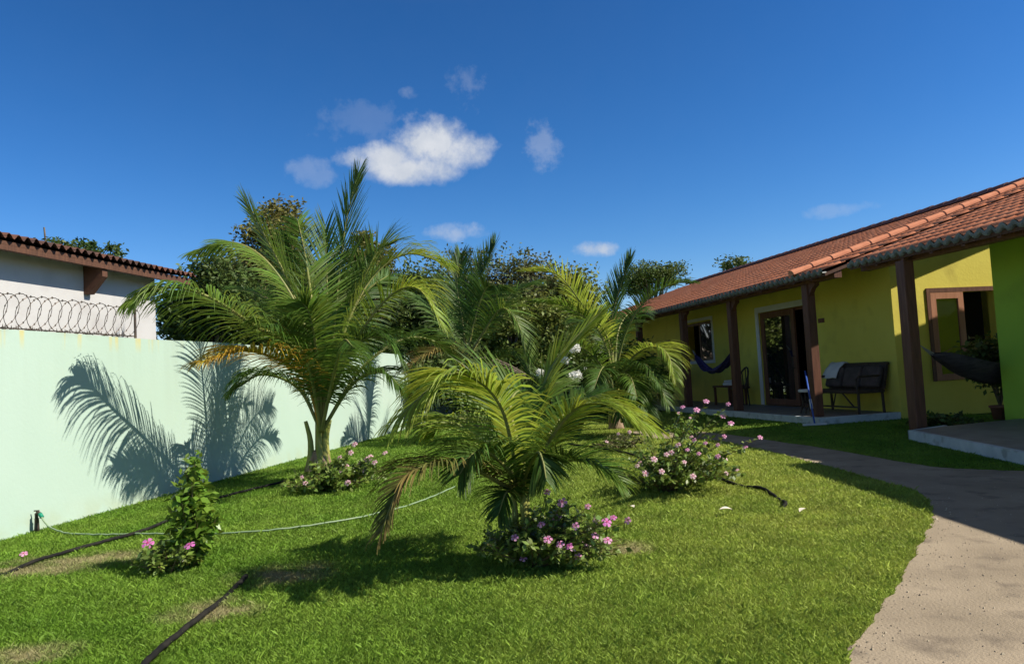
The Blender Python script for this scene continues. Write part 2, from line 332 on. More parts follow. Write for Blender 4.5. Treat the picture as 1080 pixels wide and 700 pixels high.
def thing(name, label, cat, loc=(0, 0, 0), rotz=0, group=None):
    o = bpy.data.objects.new(name, None); o.empty_display_size = .2; COL.objects.link(o); o.location = loc; o.rotation_euler = (0, 0, rotz)
    return tag(o, label, cat, group)
def tag(o, label, cat, group=None):
    o['label'] = label; o['category'] = cat
    if group: o['group'] = group
    return o
def struct(o, kind='structure'): o['kind'] = kind; return o
def spline(pts, n):                        # Catmull-Rom through the points
    P = [Vector(p) for p in pts]; P = [P[0]*2-P[1]] + P + [P[-1]*2-P[-2]]; out = []; segs = len(P)-3
    for k in range(n+1):
        x = k/n*segs; i = min(int(x), segs-1); t = x-i; a, b, c, d = P[i:i+4]
        out.append(.5*((2*b)+(c-a)*t+(2*a-5*b+4*c-d)*t*t+(3*b-a-3*c+d)*t**3))
    return out

# ---------------------------------------------------------------- ground, path
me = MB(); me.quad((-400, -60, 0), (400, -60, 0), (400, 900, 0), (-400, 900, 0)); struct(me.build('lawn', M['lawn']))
back = [(668, 455), (690, 453), (700, 452.5), (735, 455), (774, 459), (815, 465), (884, 475), (974, 491), (1030, 495), (1080, 497), (1180, 499)]
front = [(895, 700), (917, 660), (941, 624), (966, 583), (981, 556), (984, 543), (978, 526), (962, 516), (925, 506), (884, 495), (815, 477), (770, 467), (735, 463), (700, 463), (685, 461), (668, 457)]
pb = [gnd(*q) for q in back]; pf = [gnd(*q) for q in front]
pf = [V(pf[0].x-.12, 1.6, 0), V(pf[0].x-.05, 2.4, 0)] + pf
def wob(pts, amp=.018):
    out = []
    for i, p in enumerate(spline(pts, len(pts)*6)): out.append(V(p.x+random.uniform(-amp, amp), p.y+random.uniform(-amp, amp), 0))
    return out
pb2, pf2 = wob(pb), wob(pf)
PATH = [V(4.2, 1.6, 0), V(7.2, 6.0, 0)] + pb2[::-1] + pf2[::-1]
me = MB(); me.poly([(p.x, p.y, .004) for p in PATH])
path = me.build('path', M['path']); struct(path)
bm = bmesh.new(); bm.from_mesh(path.data); bmesh.ops.triangulate(bm, faces=bm.faces[:]); bm.to_mesh(path.data); bm.free()

WX = lambda d: -4.37+.155*(d-6.29)         # face of the garden wall
def inside(poly, x, y):
    r = np.zeros(len(x), bool); n = len(poly)
    for i in range(n):
        a, b = poly[i], poly[(i+1) % n]
        c = (a.y > y) != (b.y > y)
        with np.errstate(divide='ignore', invalid='ignore'): r ^= c & (x < (b.x-a.x)*(y-a.y)/(b.y-a.y)+a.x)
    return r

# ---------------------------------------------------------------- house
HO = V(5.05, 13.1, 0); HA = math.atan(.2)
HN = V(math.cos(HA), math.sin(HA), 0); HE = V(-math.sin(HA), math.cos(HA), 0)
def hw(u, v, z): return HO+HN*u+HE*v+V(0, 0, z)
EZ, TP = 2.6, .325                          # eave height, roof slope
house = thing('house', 'long yellow bungalow with terracotta tile roof and open veranda on dark wooden posts', 'house', HO, HA)
UW, VC = 1.63, -.4                          # veranda back wall, corner of the niche
SLOT = (-.90, -1.54)                        # gap between the two roofs
def roof(v0, v1, u1, z0, rowlen=.37, per=.165, amp=1):
    b = MB(); rows = int(u1/rowlen); cols = int(round((v1-v0)/per)); per = (v1-v0)/cols; seg = 6
    for c in range(cols):
        rj = [random.uniform(-.007, .007) for _ in range(rows+1)]
        for r in range(rows):
            ua = r*rowlen - .02 + rj[r]; ub = (r+1)*rowlen+.05
            i0 = len(b.v)
            for k, (uu, lift) in enumerate(((ua, .016+rj[r]*.5), (ub, .002))):
                for j in range(seg+1):
                    t = j/seg; v = v0+(c+t)*per
                    h = .036*math.sin(math.pi*min(1, t/.62)) if t < .62 else -.024*math.sin(math.pi*(t-.62)/.38)
                    b.v.append((uu, v, z0+TP*uu+h*amp+lift))
            for j in range(seg): b.f.append((i0+j, i0+j+1, i0+seg+2+j, i0+seg+1+j))
            # thickness of the lower lip
            i1 = len(b.v)
            for j in range(seg+1): x = b.v[i0+j]; b.v.append((x[0], x[1], x[2]-.006))
            for j in range(seg): b.f.append((i1+j, i1+j+1, i0+j+1, i0+j))
    return b
RU = 5.35
roof(SLOT[0], 16, RU, EZ).build('roof_tiles', M['tile'], house, True)
roof(-6.3, SLOT[1], RU, EZ+.005).build('roof_tiles', M['tile'], house, True)
def deck(v0, v1):
    b = MB(); z = -.05
    b.prism([(0.02, v0, EZ+z-.05), (RU, v0, EZ+TP*RU+z-.05), (RU, v0, EZ+TP*RU+z), (0.02, v0, EZ+z)], (0, v1-v0, 0))
    e = 4.2; b.prism([(RU+.003, v0, EZ+TP*RU+z-.05), (RU+e, v0, EZ+TP*(RU-e)+z-.05), (RU+e, v0, EZ+TP*(RU-e)+.02), (RU+.003, v0, EZ+TP*RU+.02)], (0, v1-v0, 0))
    return b
deck(SLOT[0], 16).build('roof_deck', M['wood_soffit'], house); deck(-6.3, SLOT[1]).build('roof_deck', M['wood_soffit'], house)
def caps(pts, rad=.1, step=.42):            # half-round ridge tiles, each overlapping the next
    b = MB(); a, c = Vector(pts[0]), Vector(pts[1]); L = (c-a).length; d = (c-a)/L; n = int(L/step); side = V(0, 0, 1).cross(d).normalized(); up = d.cross(side)
    for k in range(n):
        i0 = len(b.v)
        for (t, r) in ((k*step-.05, rad*1.13), ((k+1)*step, rad*.92)):
            for j in range(9):
                an = math.pi*j/8; b.v.append(tuple(a+d*t+side*math.cos(an)*r+up*(math.sin(an)*r+random.uniform(-.002, .002))))
        for j in range(8): b.f.append((i0+j, i0+j+1, i0+10+j, i0+9+j))
        b.f.append(tuple(range(i0, i0+9)))
    return b
caps([(-.06, -.12, EZ+.04), (RU, -.12, EZ+TP*RU+.04)], .078).build('verge_cap', M['tile_cap'], house)
rm = mat('aged_ridge', (.13, .07, .07), (.2, .1, .09), .9, 6, bump=.2)
for (v0, v1) in ((SLOT[0], 16), (-6.3, SLOT[1])): caps([(RU, v0, EZ+TP*RU+.03), (RU, v1, EZ+TP*RU+.03)], .1, .4).build('ridge_cap', rm, house)
# wavy mortar lip under the first row of tiles
b = MB(); per = .165
for (v0, v1) in ((SLOT[0], 16), (-6.3, SLOT[1])):
    cols = int(round((v1-v0)/per)); pp = (v1-v0)/cols; n = cols*6; i0 = len(b.v)
    for k in range(n+1):
        v = v0+k*pp/6; t = (k % 6)/6
        h = .036*math.sin(math.pi*min(1, t/.62)) if t < .62 else -.024*math.sin(math.pi*(t-.62)/.38)
        b.v += [(-.035, v, EZ+h+.006), (-.03, v, EZ+h-.055+random.uniform(-.006, .006)), (.06, v, EZ+h-.05)]
    for k in range(n):
        q = i0+k*3; b.f += [(q, q+1, q+4, q+3), (q+1, q+2, q+5, q+4)]
b.build('eave_mortar', M['mortar'], house, True)
# rafters and eave beam
b = MB().box(.2, .34, SLOT[0]+.02, 16, EZ-.13, EZ-.005); b.box(.2, .34, -6.2, SLOT[1]-.02, EZ-.13, EZ-.005); b.build('eave_beam', M['wood_dark'], house)
v = -6.0
while v < 16:
    if not (SLOT[1]-.1 < v < SLOT[0]+.1): MB().prism([(.04, v, EZ-.235+.11), (1.6, v, EZ+TP*1.6-.235+.05), (1.6, v, EZ+TP*1.6-.105), (.04, v, EZ-.105)], (0, .06, 0)).build('rafter', M['wood_dark'], house)
    v += .55
# floor slab, terrace
b = MB(); b.box(.11, UW+.1, VC+.08, 15.6, 0, .12); b.build('veranda_floor', M['floor'], house)
b = MB(); b.box(.03, .108, VC, 15.6, 0, .128); b.box(.111, UW-.003, VC, VC+.077, 0, .128); b.build('veranda_kerb', M['kerb'], house, bevel=.012)
ter = [(-.42, -3.15), (-1.5, -6.6), (UW+.05, -6.6), (UW+.05, -2.75), (.3, -2.95)]
b = MB(); b.prism([(x, y, 0) for x, y in ter[::-1]], (0, 0, .12)); b.build('terrace_floor', M['floor'], house)
b = MB(); b.prism([(-.50, -3.17, 0), (-1.58, -6.6, 0), (-1.503, -6.6, 0), (-.423, -3.152, 0)], (0, 0, .127)); b.prism([(-.50, -3.16, 0), (-.42, -3.145, 0), (.3, -2.945, 0), (.3, -2.87, 0)], (0, 0, .125)); b.build('terrace_kerb', M['kerb'], house)
# walls
WH = 2.98
def wallU(b, v0, v1, holes, u0=UW, u1=UW+.15, top=WH):   # wall along v with rectangular openings (va, vb, za, zb)
    cur = v0
    for (va, vb, za, zb) in sorted(holes):
        b.box(u0, u1, cur, va, 0, top)
        if za > 0: b.box(u0, u1, va, vb, 0, za)
        b.box(u0, u1, va, vb, zb, top); cur = vb
    b.box(u0, u1, cur, v1, 0, top)
DOOR = (2.0, 4.12, .12, 2.28); WIN = (6.55, 8.45, 1.25, 2.32); SHUT = (9.35, 10.1, 1.2, 1.95)
b = MB(); wallU(b, VC, 15.6, [DOOR, WIN, SHUT]); b.build('wall', M['yellow'], house)
b = MB()                                     # niche end wall, facing the sun (opening for the wood-framed window)
NW = (2.40, 3.75, .62, 2.2)
for (ua, ub, za, zb) in ((UW+.153, NW[0], 0, None), (NW[0], NW[1], 0, NW[2]), (NW[0], NW[1], NW[3], None), (NW[1], 5.2, 0, None)):
    if zb is None: b.prism([(ua, VC+.003, za), (ub, VC+.003, za), (ub, VC+.003, EZ+TP*ub-.11), (ua, VC+.003, EZ+TP*ua-.11)], (0, .15, 0))
    else: b.box(ua, ub, VC+.003, VC+.153, za, zb)
b.build('wall', M['yellow'], house)
b = MB(); b.box(1.68, 1.84, -6.3, -2.5, 0, 3.0); b.prism([(1.843, -2.503, 0), (5.3, -2.503, 0), (5.3, -2.503, 4.2), (1.843, -2.503, 3.06)], (0, -.15, 0)); b.build('wall', M['green'], house)
b = MB(); b.box(5.2, 9.2, 15.45, 15.6, 0, 2.9); b.box(1.8, 5.197, 15.45, 15.6, 0, 3.1); b.box(9.05, 9.2, -.4, 15.44, 0, 2.9); b.build('wall', M['yellow'], house)
# rooms behind the openings
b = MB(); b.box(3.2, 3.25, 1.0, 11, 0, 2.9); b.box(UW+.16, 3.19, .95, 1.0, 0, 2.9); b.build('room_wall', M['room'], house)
def frame(b, v0, v1, z0, z1, u0, u1, t, sill=True):
    b.box(u0, u1, v0, v0+t, z0, z1); b.box(u0, u1, v1-t, v1, z0, z1); b.box(u0, u1, v0+t, v1-t, z1-t, z1)
    if sill: b.box(u0, u1, v0+t, v1-t, z0, z0+t)
# sliding door: white surround, one glazed wooden leaf, one side open
d = MB(); frame(d, DOOR[0]-.13, DOOR[1]+.13, .125, DOOR[3]+.13, UW-.022, UW-.003, .13, False); dt = d.build('door', M['white'], house)
b = MB(); frame(b, 2.72, DOOR[1]-.01, .13, DOOR[3]-.01, UW+.03, UW+.075, .14); frame(b, DOOR[0]+.01, DOOR[1]-.012, .128, DOOR[3]-.004, UW+.082, UW+.13, .06); b.build('door_leaf', M['wood_mid'], dt)
b = MB(); b.box(UW+.048, UW+.056, 2.86, DOOR[1]-.15, .27, DOOR[3]-.15); b.build('pane', M['glass'], dt)
b = MB(); b.tube([(UW+.02, 2.79, .95), (UW-.02, 2.79, .98), (UW-.02, 2.79, 1.2), (UW+.02, 2.79, 1.23)], .012); b.build('handle', M['steel'], dt)
# small window with its casement standing open
d = MB(); frame(d, WIN[0]-.08, WIN[1]+.08, WIN[2]-.08, WIN[3]+.11, UW-.022, UW-.003, .08); wt = d.build('window', M['white'], house)
b = MB(); frame(b, WIN[0]+.01, 7.4, WIN[2]+.01, WIN[3]-.01, UW+.03, UW+.07, .06); frame(b, 7.43, WIN[1]-.01, WIN[2]+.01, WIN[3]-.01, UW+.09, UW+.13, .06); b.build('window_frame', M['wood_mid'], wt)
b = MB(); b.box(UW+.045, UW+.052, WIN[0]+.07, 7.34, WIN[2]+.07, WIN[3]-.07); b.build('pane', M['glass'], wt)
# slatted shutter at the far end
b = MB(); frame(b, SHUT[0], SHUT[1], SHUT[2], SHUT[3], UW-.015, UW+.04, .05); sh = b.build('shutter', M['wood_dark'], house)
b = MB()
for k in range(9):
    z = SHUT[2]+.07+k*.07; b.prism([(UW-.01, SHUT[0]+.053, z), (UW+.03, SHUT[0]+.053, z+.035), (UW+.03, SHUT[0]+.053, z+.045), (UW-.01, SHUT[0]+.053, z+.01)], (0, SHUT[1]-SHUT[0]-.106, 0))
b.build('slats', M['wood_mid'], sh)
# wood-framed window in the sunny niche wall
y0 = VC-.02
b = MB()
b.box(NW[0]-.07, NW[0], y0, VC+.0, NW[2], NW[3]); b.box(NW[0]-.07, NW[1]+.07, y0, VC, NW[3]+.001, NW[3]+.08); b.box(NW[1]+.001, NW[1]+.07, y0, VC, NW[2], NW[3]); nw = b.build('window', M['wood_dark'], house)
b = MB()
def frameV(b, a0, a1, z0, z1, ya, yb, t):
    b.box(a0, a0+t, ya, yb, z0, z1); b.box(a1-t, a1, ya, yb, z0, z1); b.box(a0+t, a1-t, ya, yb, z1-t, z1); b.box(a0+t, a1-t, ya, yb, z0, z0+t)
frameV(b, NW[0]+.005, 3.08, NW[2]+.01, NW[3]-.005, VC-.018, VC+.03, .11); b.build('casement', M['wood_red'], nw)
b = MB(); b.box(NW[0]+.1, 2.99, VC+.004, VC+.012, NW[2]+.1, NW[3]-.1); b.build('pane', M['glass'], nw)
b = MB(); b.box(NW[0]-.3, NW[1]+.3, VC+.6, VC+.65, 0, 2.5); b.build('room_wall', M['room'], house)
# number plate
b = MB(); b.box(UW-.018, UW-.002, 1.58, 1.78, 1.86, 1.95); b.build('number_plate', M['wood_mid'], house, bevel=.004)
# posts with corbels
def post(u, v, w, zt=EZ-.128):
    b = MB(); b.box(u-w/2, u+w/2, v-w/2, v+w/2, .0 if v < -1 else .12, zt); o = b.build('post', M['wood_dark'], house, bevel=.012)
    if v > 0:
        e = v-w/2-.001; c = MB(); c.prism([(u-.045, e-.20, zt-.002), (u-.045, e, zt-.002), (u-.045, e, zt-.22), (u-.045, e-.03, zt-.19), (u-.045, e-.10, zt-.10), (u-.045, e-.20, zt-.05)], (.09, 0, 0))
        c.build('corbel', M['wood_dark'], o)
for (u, v, w) in ((.11, -2.62, .17), (.28, .02, .165), (.28, 2.85, .16), (.28, 5.35, .16), (.28, 8.4, .16), (.28, 11.6, .16), (.28, 15.0, .16), (.28, -6.0, .17)): post(u, v, w)
# near wing of the same house, to the right of the view: its eave shades the path
wing = MB(); wing.prism([(6.9, 1.2, 0), (6.9, 6.1, 0), (7.05, 6.1, 0), (7.05, 1.2, 0)], (0, 0, 2.85))
inv = Matrix.Translation(HO) @ Matrix.Rotation(HA, 4, 'Z'); inv = inv.inverted()
def tolocal(b): b.v = [tuple(inv @ Vector(p)) for p in b.v]; return b
tolocal(wing).build('wall', M['green'], house)
b = MB(); b.prism([(5.68, 1.0, 2.52), (5.68, 1.0, 2.62), (9.2, 1.0, 3.85), (9.2, 1.0, 3.75)], (0, 6.5, 0)); tolocal(b).build('roof_deck', M['tile'], house)

# ---------------------------------------------------------------- garden wall and razor wire
gw = MB(); pts = []
for k in range(90):
    d = 2.0+k*.28; gw.v += [(WX(d), d, 0), (WX(d), d, 1.775+.006*math.sin(d*2.1)), (WX(d)-.14, d, 1.775+.006*math.sin(d*2.1)), (WX(d)-.14, d, 0)]
for k in range(89):
    q = k*4; gw.f += [(q, q+4, q+5, q+1), (q+1, q+5, q+6, q+2), (q+2, q+6, q+7, q+3)]
gw.f += [(0, 1, 2, 3), (89*4+3, 89*4+2, 89*4+1, 89*4)]
wall = gw.build('garden_wall', M['mint']); tag(wall, 'pale mint green garden wall along the left side of the lawn', 'wall')
rz = thing('razor_wire', 'coiled razor wire on top of the mint green wall in front of white house', 'razor wire', (WX(7)-.07, 7, 1.78))
wd = V(.155, 1, 0).normalized()
def wl(d, lat=0, z=0): return V(WX(d)-WX(7)+lat, d-7, z)     # local to the coil
b = MB(); barb = MB(); n = 0
d0, d1, pitch, rad = 5.4, 8.12, .125, .158
turns = (d1-d0)/pitch
pts = []
for k in range(int(turns*22)):
    t = k/22; a = t*2*math.pi; d = d0+t*pitch
    wobr = rad*(1+.06*math.sin(int(t)*2.3))
    pts.append(wl(d+.17*math.cos(a), .045*math.sin(a), .165+wobr*math.sin(a)))
b.tube(pts, .0035, 4)
for k in range(0, len(pts)-1, 2):
    p = pts[k]; t = (pts[k+1]-p).normalized(); s = t.cross(V(1, .1, 0)).normalized()
    barb.poly([tuple(p+t*.016), tuple(p+s*.013), tuple(p-t*.016), tuple(p-s*.013)])
b.build('coil', M['steel'], rz)
for k in range(80):
    p = wl(d0+k*(d1-d0)/80, random.uniform(-.03, .03), .012); h = random.uniform(.02, .055)
    barb.poly([tuple(p-wd*.01), tuple(p+V(0, 0, h)), tuple(p+wd*.012)])
struct(barb.build('barbs', M['steel'], rz), 'stuff')
MB().tube([wl(d0, 0, .02), wl(d1, 0, .02)], .006, 5).build('strand', M['steel'], rz)
MB().tube([wl(8.14, 0, 0), wl(8.14, 0, .34)], .014, 6).build('support_post', M['steel'], rz)

# ---------------------------------------------------------------- neighbour's house
NA = -math.atan(.155); NO = V(-5.4, 11.2, 0)
nb = thing('neighbour_house', 'white house with old tiled eaves behind the mint green wall', 'house', NO, NA)   # local y runs along the wall, x towards the garden
b = MB(); b.box(-6, 0, -9, 0, 0, 3.02); b.build('wall', M['lilac'], nb)
b = roof(-9.2, .5, 5.5, 0, .37, .13, 1.0)
b.v = [(.36-x, y, z+2.975-.13*max(0, x)) for x, y, z in b.v]; b.f = [f[::-1] for f in b.f]; b.build('roof_tiles', M['tile_old'], nb, True)
b = MB(); b.prism([(.31, -9.2, 2.90), (-5.5, -9.2, 2.90+5.81*(TP-.13)), (-5.5, -9.2, 2.94+5.81*(TP-.13)), (.31, -9.2, 2.94)], (0, 9.63, 0)); b.build('roof_deck', M['wood_soffit'], nb)
b = MB(); b.box(.25, .31, -9.2, .45, 2.84, 2.898); b.build('fascia', M['wood_soffit'], nb)
for y in np.arange(-8.7, .2, .5): MB().prism([(.24, y, 2.84), (.01, y, 2.915), (.01, y, 2.985), (.24, y, 2.91)], (0, .05, 0)).build('rafter', M['wood_soffit'], nb)
q = at(96, 275, 9.3)
b = MB(); y = -1.5
b.prism([(.003, y, 2.52), (.08, y, 2.52), (.28, y, 2.74), (.28, y, 2.835), (.003, y, 2.91)], (0, .1, 0)); b.build('bracket', M['wood_soffit'], nb)

# ---------------------------------------------------------------- palms
def frond(parent, pts, m, rib, L=.6, side=None, n=46, droop=.55, w=.028, start=.16, r0=.022, fwd=(70, 28), lift=.25, seed=0, ragged=.15, stripe=None, rise=0):
    """one pinnate leaf: rib through pts, two ranks of narrow drooping leaflets"""
    n = int(n*2.0); w = w*.60; L = L*1.14
    rd = random.Random(seed); P = spline(pts, 60); b = MB(); tot = sum((P[k+1]-P[k]).length for k in range(60))
    ch = (P[-1]-P[0])
    s0 = Vector(side) if side else V(ch.y, -ch.x, 0)
    if s0.length < 1e-3: s0 = V(1, 0, 0)
    s0.normalize()
    gap0, gapn, gaps = rd.randrange(n), rd.choice((0, 2, 3, 5)), rd.choice((-1, 1))
    for k in range(n):
        t = start+(1-start)*((k+.5)/n)**.93; x = t*60; i = min(int(x), 59); p = P[i].lerp(P[i+1], x-i)
        T = (P[min(i+1, 60)]-P[max(i-1, 0)]).normalized(); S = (s0-T*s0.dot(T)).normalized(); U = S.cross(T)
        if U.z < 0 and side is None: U = -U
        tt = (t-start)/(1-start)
        prof = (.55+.75*min(1, tt/.3)) if tt < .3 else (1.3-.85*((tt-.3)/.7)**1.5)
        for sg in (-1, 1):
            if rd.random() < .04 or (k-gap0) % n < gapn and sg == gaps: continue
            ln = L*.78*prof*rd.uniform(1-ragged, 1+ragged*.5)*(rd.uniform(.45, .8) if rd.random() < .07 else 1); an = R_(fwd[0]+(fwd[1]-fwd[0])*tt+rd.uniform(-5, 5))
            d = (S*sg*math.sin(an)+T*math.cos(an)+U*(lift+rd.uniform(-.1, .1))).normalized()
            pos = p.copy(); seg = 5; g = droop*rd.uniform(.75, 1.3); ws = w*rd.uniform(.8, 1.15)
            rv = rd.random(); i0 = len(b.v); tw = rd.uniform(-.35, .35)
            for j in range(seg+1):
                f = j/seg; side_v = (T-d*T.dot(d))
                side_v = side_v.normalized() if side_v.length > 1e-4 else U
                side_v = (side_v+U*(tw+.35*sg*0)).normalized()
                ww = ws*(.55+.45*min(1, f*4))*(1-f**2.2)+.002
                b.v.append(tuple(pos+side_v*ww*.5)); b.v.append(tuple(pos-side_v*ww*.5))
                pos = pos+d*(ln/seg); d = (d+V(0, 0, -1)*g*(.10+.34*f)).normalized()
            for j in range(seg): q = i0+2*j; b.f.append((q, q+1, q+3, q+2)); b.r.append(rv)
    o = b.build('frond', m, parent)
    c = MB(); c.tube(P, lambda f: r0*(1-f)**.75+.003, 6); c.build('midrib', rib, o, True)
    return o

def loc_pts(base, lst): return [at(*q)-base for q in lst]
def stem(parent, base_r, h, m1, m2, n_sheath=7, hs=.75, rs=.05, seed=1):
    rd = random.Random(seed); b = MB()
    prof = [(base_r*1.15, -.02), (base_r, .04), (base_r*.92, h*.35), (base_r*.75, h*.7), (base_r*.55, h)]
    b.lathe(prof, n=14); b.build('trunk', m1, parent, True)
    s = MB()
    for k in range(n_sheath):
        a = k*2.4+rd.random(); r = base_r*.6
        p = [V(math.cos(a)*r*1.15, math.sin(a)*r*1.15, h*.25), V(math.cos(a)*r*.9, math.sin(a)*r*.9, h*.8), V(math.cos(a)*r*.9, math.sin(a)*r*.9, h+hs*.4), V(math.cos(a)*r*1.35, math.sin(a)*r*1.35, h+hs)]
        s.tube(spline(p, 8), lambda f: rs*(1-.55*f), 7)
    s.build('leaf_sheaths', m2, parent, True)

# tall palm beside the mint wall
B = gnd(337, 506); palm = thing('palm_tree', 'tallest coconut palm with a yellowing lower frond beside the mint green wall', 'palm', B)
stem(palm, .19, .36, M['fibre'], M['sheath'], 9, .36, .05, 3)
H = (339, 455, 8.93); H2 = (339, 440, 8.93)
G, D, Lm, Go, Dr, RB, RG = M['palm'], M['palm_dark'], M['palm_lime'], M['palm_gold'], M['palm_dry'], M['rib'], M['rib_gold']
def fr(base, par, lst, m, **k):
    rib = k.pop('rib', RB); return frond(par, loc_pts(base, lst), m, rib, **k)
fr(B, palm, [H, (334, 390, 9.0), (330, 330, 9.2), (322, 270, 9.6), (314, 232, 10.0)], G, L=.85, side=(1, .1, 0), droop=.35, n=56, seed=1, r0=.03, fwd=(62, 30), lift=-.1)
fr(B, palm, [H2, (350, 370, 9.2), (357, 300, 9.6), (365, 235, 9.9), (377, 184, 10.0)], G, L=.78, side=(.8, -.6, 0), droop=.2, fwd=(38, 14), n=52, seed=2, lift=.0)
fr(B, palm, [H2, (330, 370, 9.1), (305, 300, 9.4), (280, 250, 9.7), (258, 212, 9.9)], G, L=.78, side=(.55, -.8, 0), droop=.15, fwd=(36, 14), n=52, seed=3, lift=.0)
fr(B, palm, [H2, (322, 345, 9.0), (287, 282, 9.0), (248, 256, 9.0), (204, 264, 9.0)], G, L=.55, side=(.1, -1, .1), droop=.6, n=50, seed=4)
fr(B, palm, [H, (318, 375, 8.5), (266, 342, 7.9), (222, 314, 7.4), (180, 303, 7.1), (148, 313, 6.95)], G, L=.72, droop=1.6, lift=.08, n=64, seed=5, r0=.026)
fr(B, palm, [H, (322, 400, 8.6), (290, 378, 8.2), (254, 370, 7.8), (214, 382, 7.4)], Go, rib=RG, L=.6, droop=1.2, n=56, seed=6, ragged=.3)
fr(B, palm, [H2, (365, 345, 9.0), (395, 290, 9.2), (430, 268, 9.3), (470, 278, 9.3)], Lm, L=.68, droop=1.1, n=52, seed=7)
fr(B, palm, [H2, (372, 365, 8.8), (408, 315, 8.7), (440, 304, 8.6), (466, 342, 8.5)], Lm, L=.6, droop=1.1, n=50, seed=8)
fr(B, palm, [H, (380, 390, 9.2), (425, 358, 9.6), (458, 360, 9.9), (478, 378, 10.1)], D, L=.55, droop=.9, n=46, seed=9)
fr(B, palm, [H, (372, 405, 8.7), (402, 392, 8.5), (425, 410, 8.3)], D, L=.58, droop=1.3, n=40, seed=10)
fr(B, palm, [H, (315, 410, 8.9), (278, 395, 8.8), (252, 408, 8.7)], D, L=.62, droop=1.5, n=42, seed=11)
fr(B, palm, [H2, (352, 375, 9.4), (385, 310, 10.0), (410, 290, 10.6)], D, L=.6, side=(.7, .7, 0), droop=.6, n=44, seed=12)
fr(B, palm, [H2, (322, 365, 9.3), (282, 315, 10.0), (250, 305, 10.4)], D, L=.6, droop=.9, n=44, seed=13)
fr(B, palm, [H, (352, 395, 8.4), (362, 360, 7.8), (372, 365, 7.3)], D, L=.5, side=(1, .2, 0), droop=1.2, n=40, seed=14)
fr(B, palm, [H, (325, 385, 8.4), (300, 345, 7.9), (280, 345, 7.5)], D, L=.55, droop=1.1, n=42, seed=15)
fr(B, palm, [H, (340, 400, 9.6), (352, 375, 10.3), (360, 385, 10.9)], D, L=.6, side=(1, -.2, 0), droop=1.1, n=40, seed=16)

fr(B, palm, [H2, (334, 380, 9.2), (318, 310, 9.6), (303, 250, 9.9)], D, L=.75, side=(.8, -.5, 0), droop=.25, fwd=(42, 16), n=50, seed=191)
fr(B, palm, [H2, (343, 380, 9.2), (345, 310, 9.6), (343, 238, 9.9)], D, L=.8, side=(.9, .3, 0), droop=.25, fwd=(44, 16), n=52, seed=192)
fr(B, palm, [H2, (352, 380, 9.2), (374, 318, 9.5), (396, 268, 9.7), (412, 258, 9.8)], G, L=.72, side=(.8, -.6, 0), droop=.4, fwd=(46, 20), n=50, seed=193)
fr(B, palm, [H, (352, 400, 8.8), (378, 362, 8.7), (404, 356, 8.6), (424, 378, 8.5)], D, L=.64, droop=1.2, n=46, seed=195)
fr(B, palm, [H, (337, 400, 8.6), (332, 360, 8.2), (326, 330, 8.0), (318, 318, 7.9)], G, L=.6, side=(1, .1, 0), droop=.7, n=46, seed=196)
# palm in front of the thicket
B = gnd(497, 449); palm = thing('palm_tree', 'dark shaded palm behind, between the tallest palm and the white flowered bush', 'palm', B)
stem(palm, .15, .5, M['fibre'], M['sheath'], 7, .6, .06, 4)
H = (492, 392, 14.4); H2 = (492, 380, 14.4)
fr(B, palm, [H2, (492, 345, 14.6), (504, 300, 14.8), (522, 258, 15)], D, L=.8, side=(.8, -.6, 0), droop=.2, fwd=(38, 14), n=50, seed=21, w=.034)
fr(B, palm, [H2, (488, 340, 14.6), (482, 300, 14.8), (486, 270, 15)], D, L=.75, side=(1, -.1, 0), droop=.3, fwd=(45, 18), n=46, seed=22, w=.034)
fr(B, palm, [H2, (510, 350, 14.2), (530, 325, 14), (548, 345, 13.8), (556, 382, 13.7)], G, L=.75, droop=.9, n=46, seed=23, w=.034)
fr(B, palm, [H, (478, 372, 14.2), (455, 372, 13.8), (430, 388, 13.5)], Dr, rib=RG, L=.75, droop=1.2, n=44, seed=24, w=.034)
fr(B, palm, [H, (515, 380, 14.2), (540, 375, 14), (560, 395, 13.8)], D, L=.8, droop=1.2, n=44, seed=25, w=.034)
fr(B, palm, [H2, (470, 345, 14.8), (450, 320, 15), (430, 318, 15.2)], D, L=.75, droop=.9, n=46, seed=26, w=.034)
fr(B, palm, [H2, (515, 345, 15), (540, 310, 15.4), (565, 300, 15.6)], D, L=.75, droop=.9, n=46, seed=27, w=.034)
fr(B, palm, [H, (485, 395, 13.9), (465, 400, 13.3), (452, 420, 12.9)], D, L=.8, droop=1.3, n=44, seed=28, w=.034)
fr(B, palm, [H, (505, 390, 13.9), (515, 392, 13.2), (520, 412, 12.7)], D, L=.8, droop=1.3, n=44, seed=29, w=.034)
fr(B, palm, [H2, (500, 340, 14.4), (512, 305, 14.2), (525, 300, 14)], D, L=.75, side=(1, .2, 0), droop=.7, n=46, seed=30, w=.034)

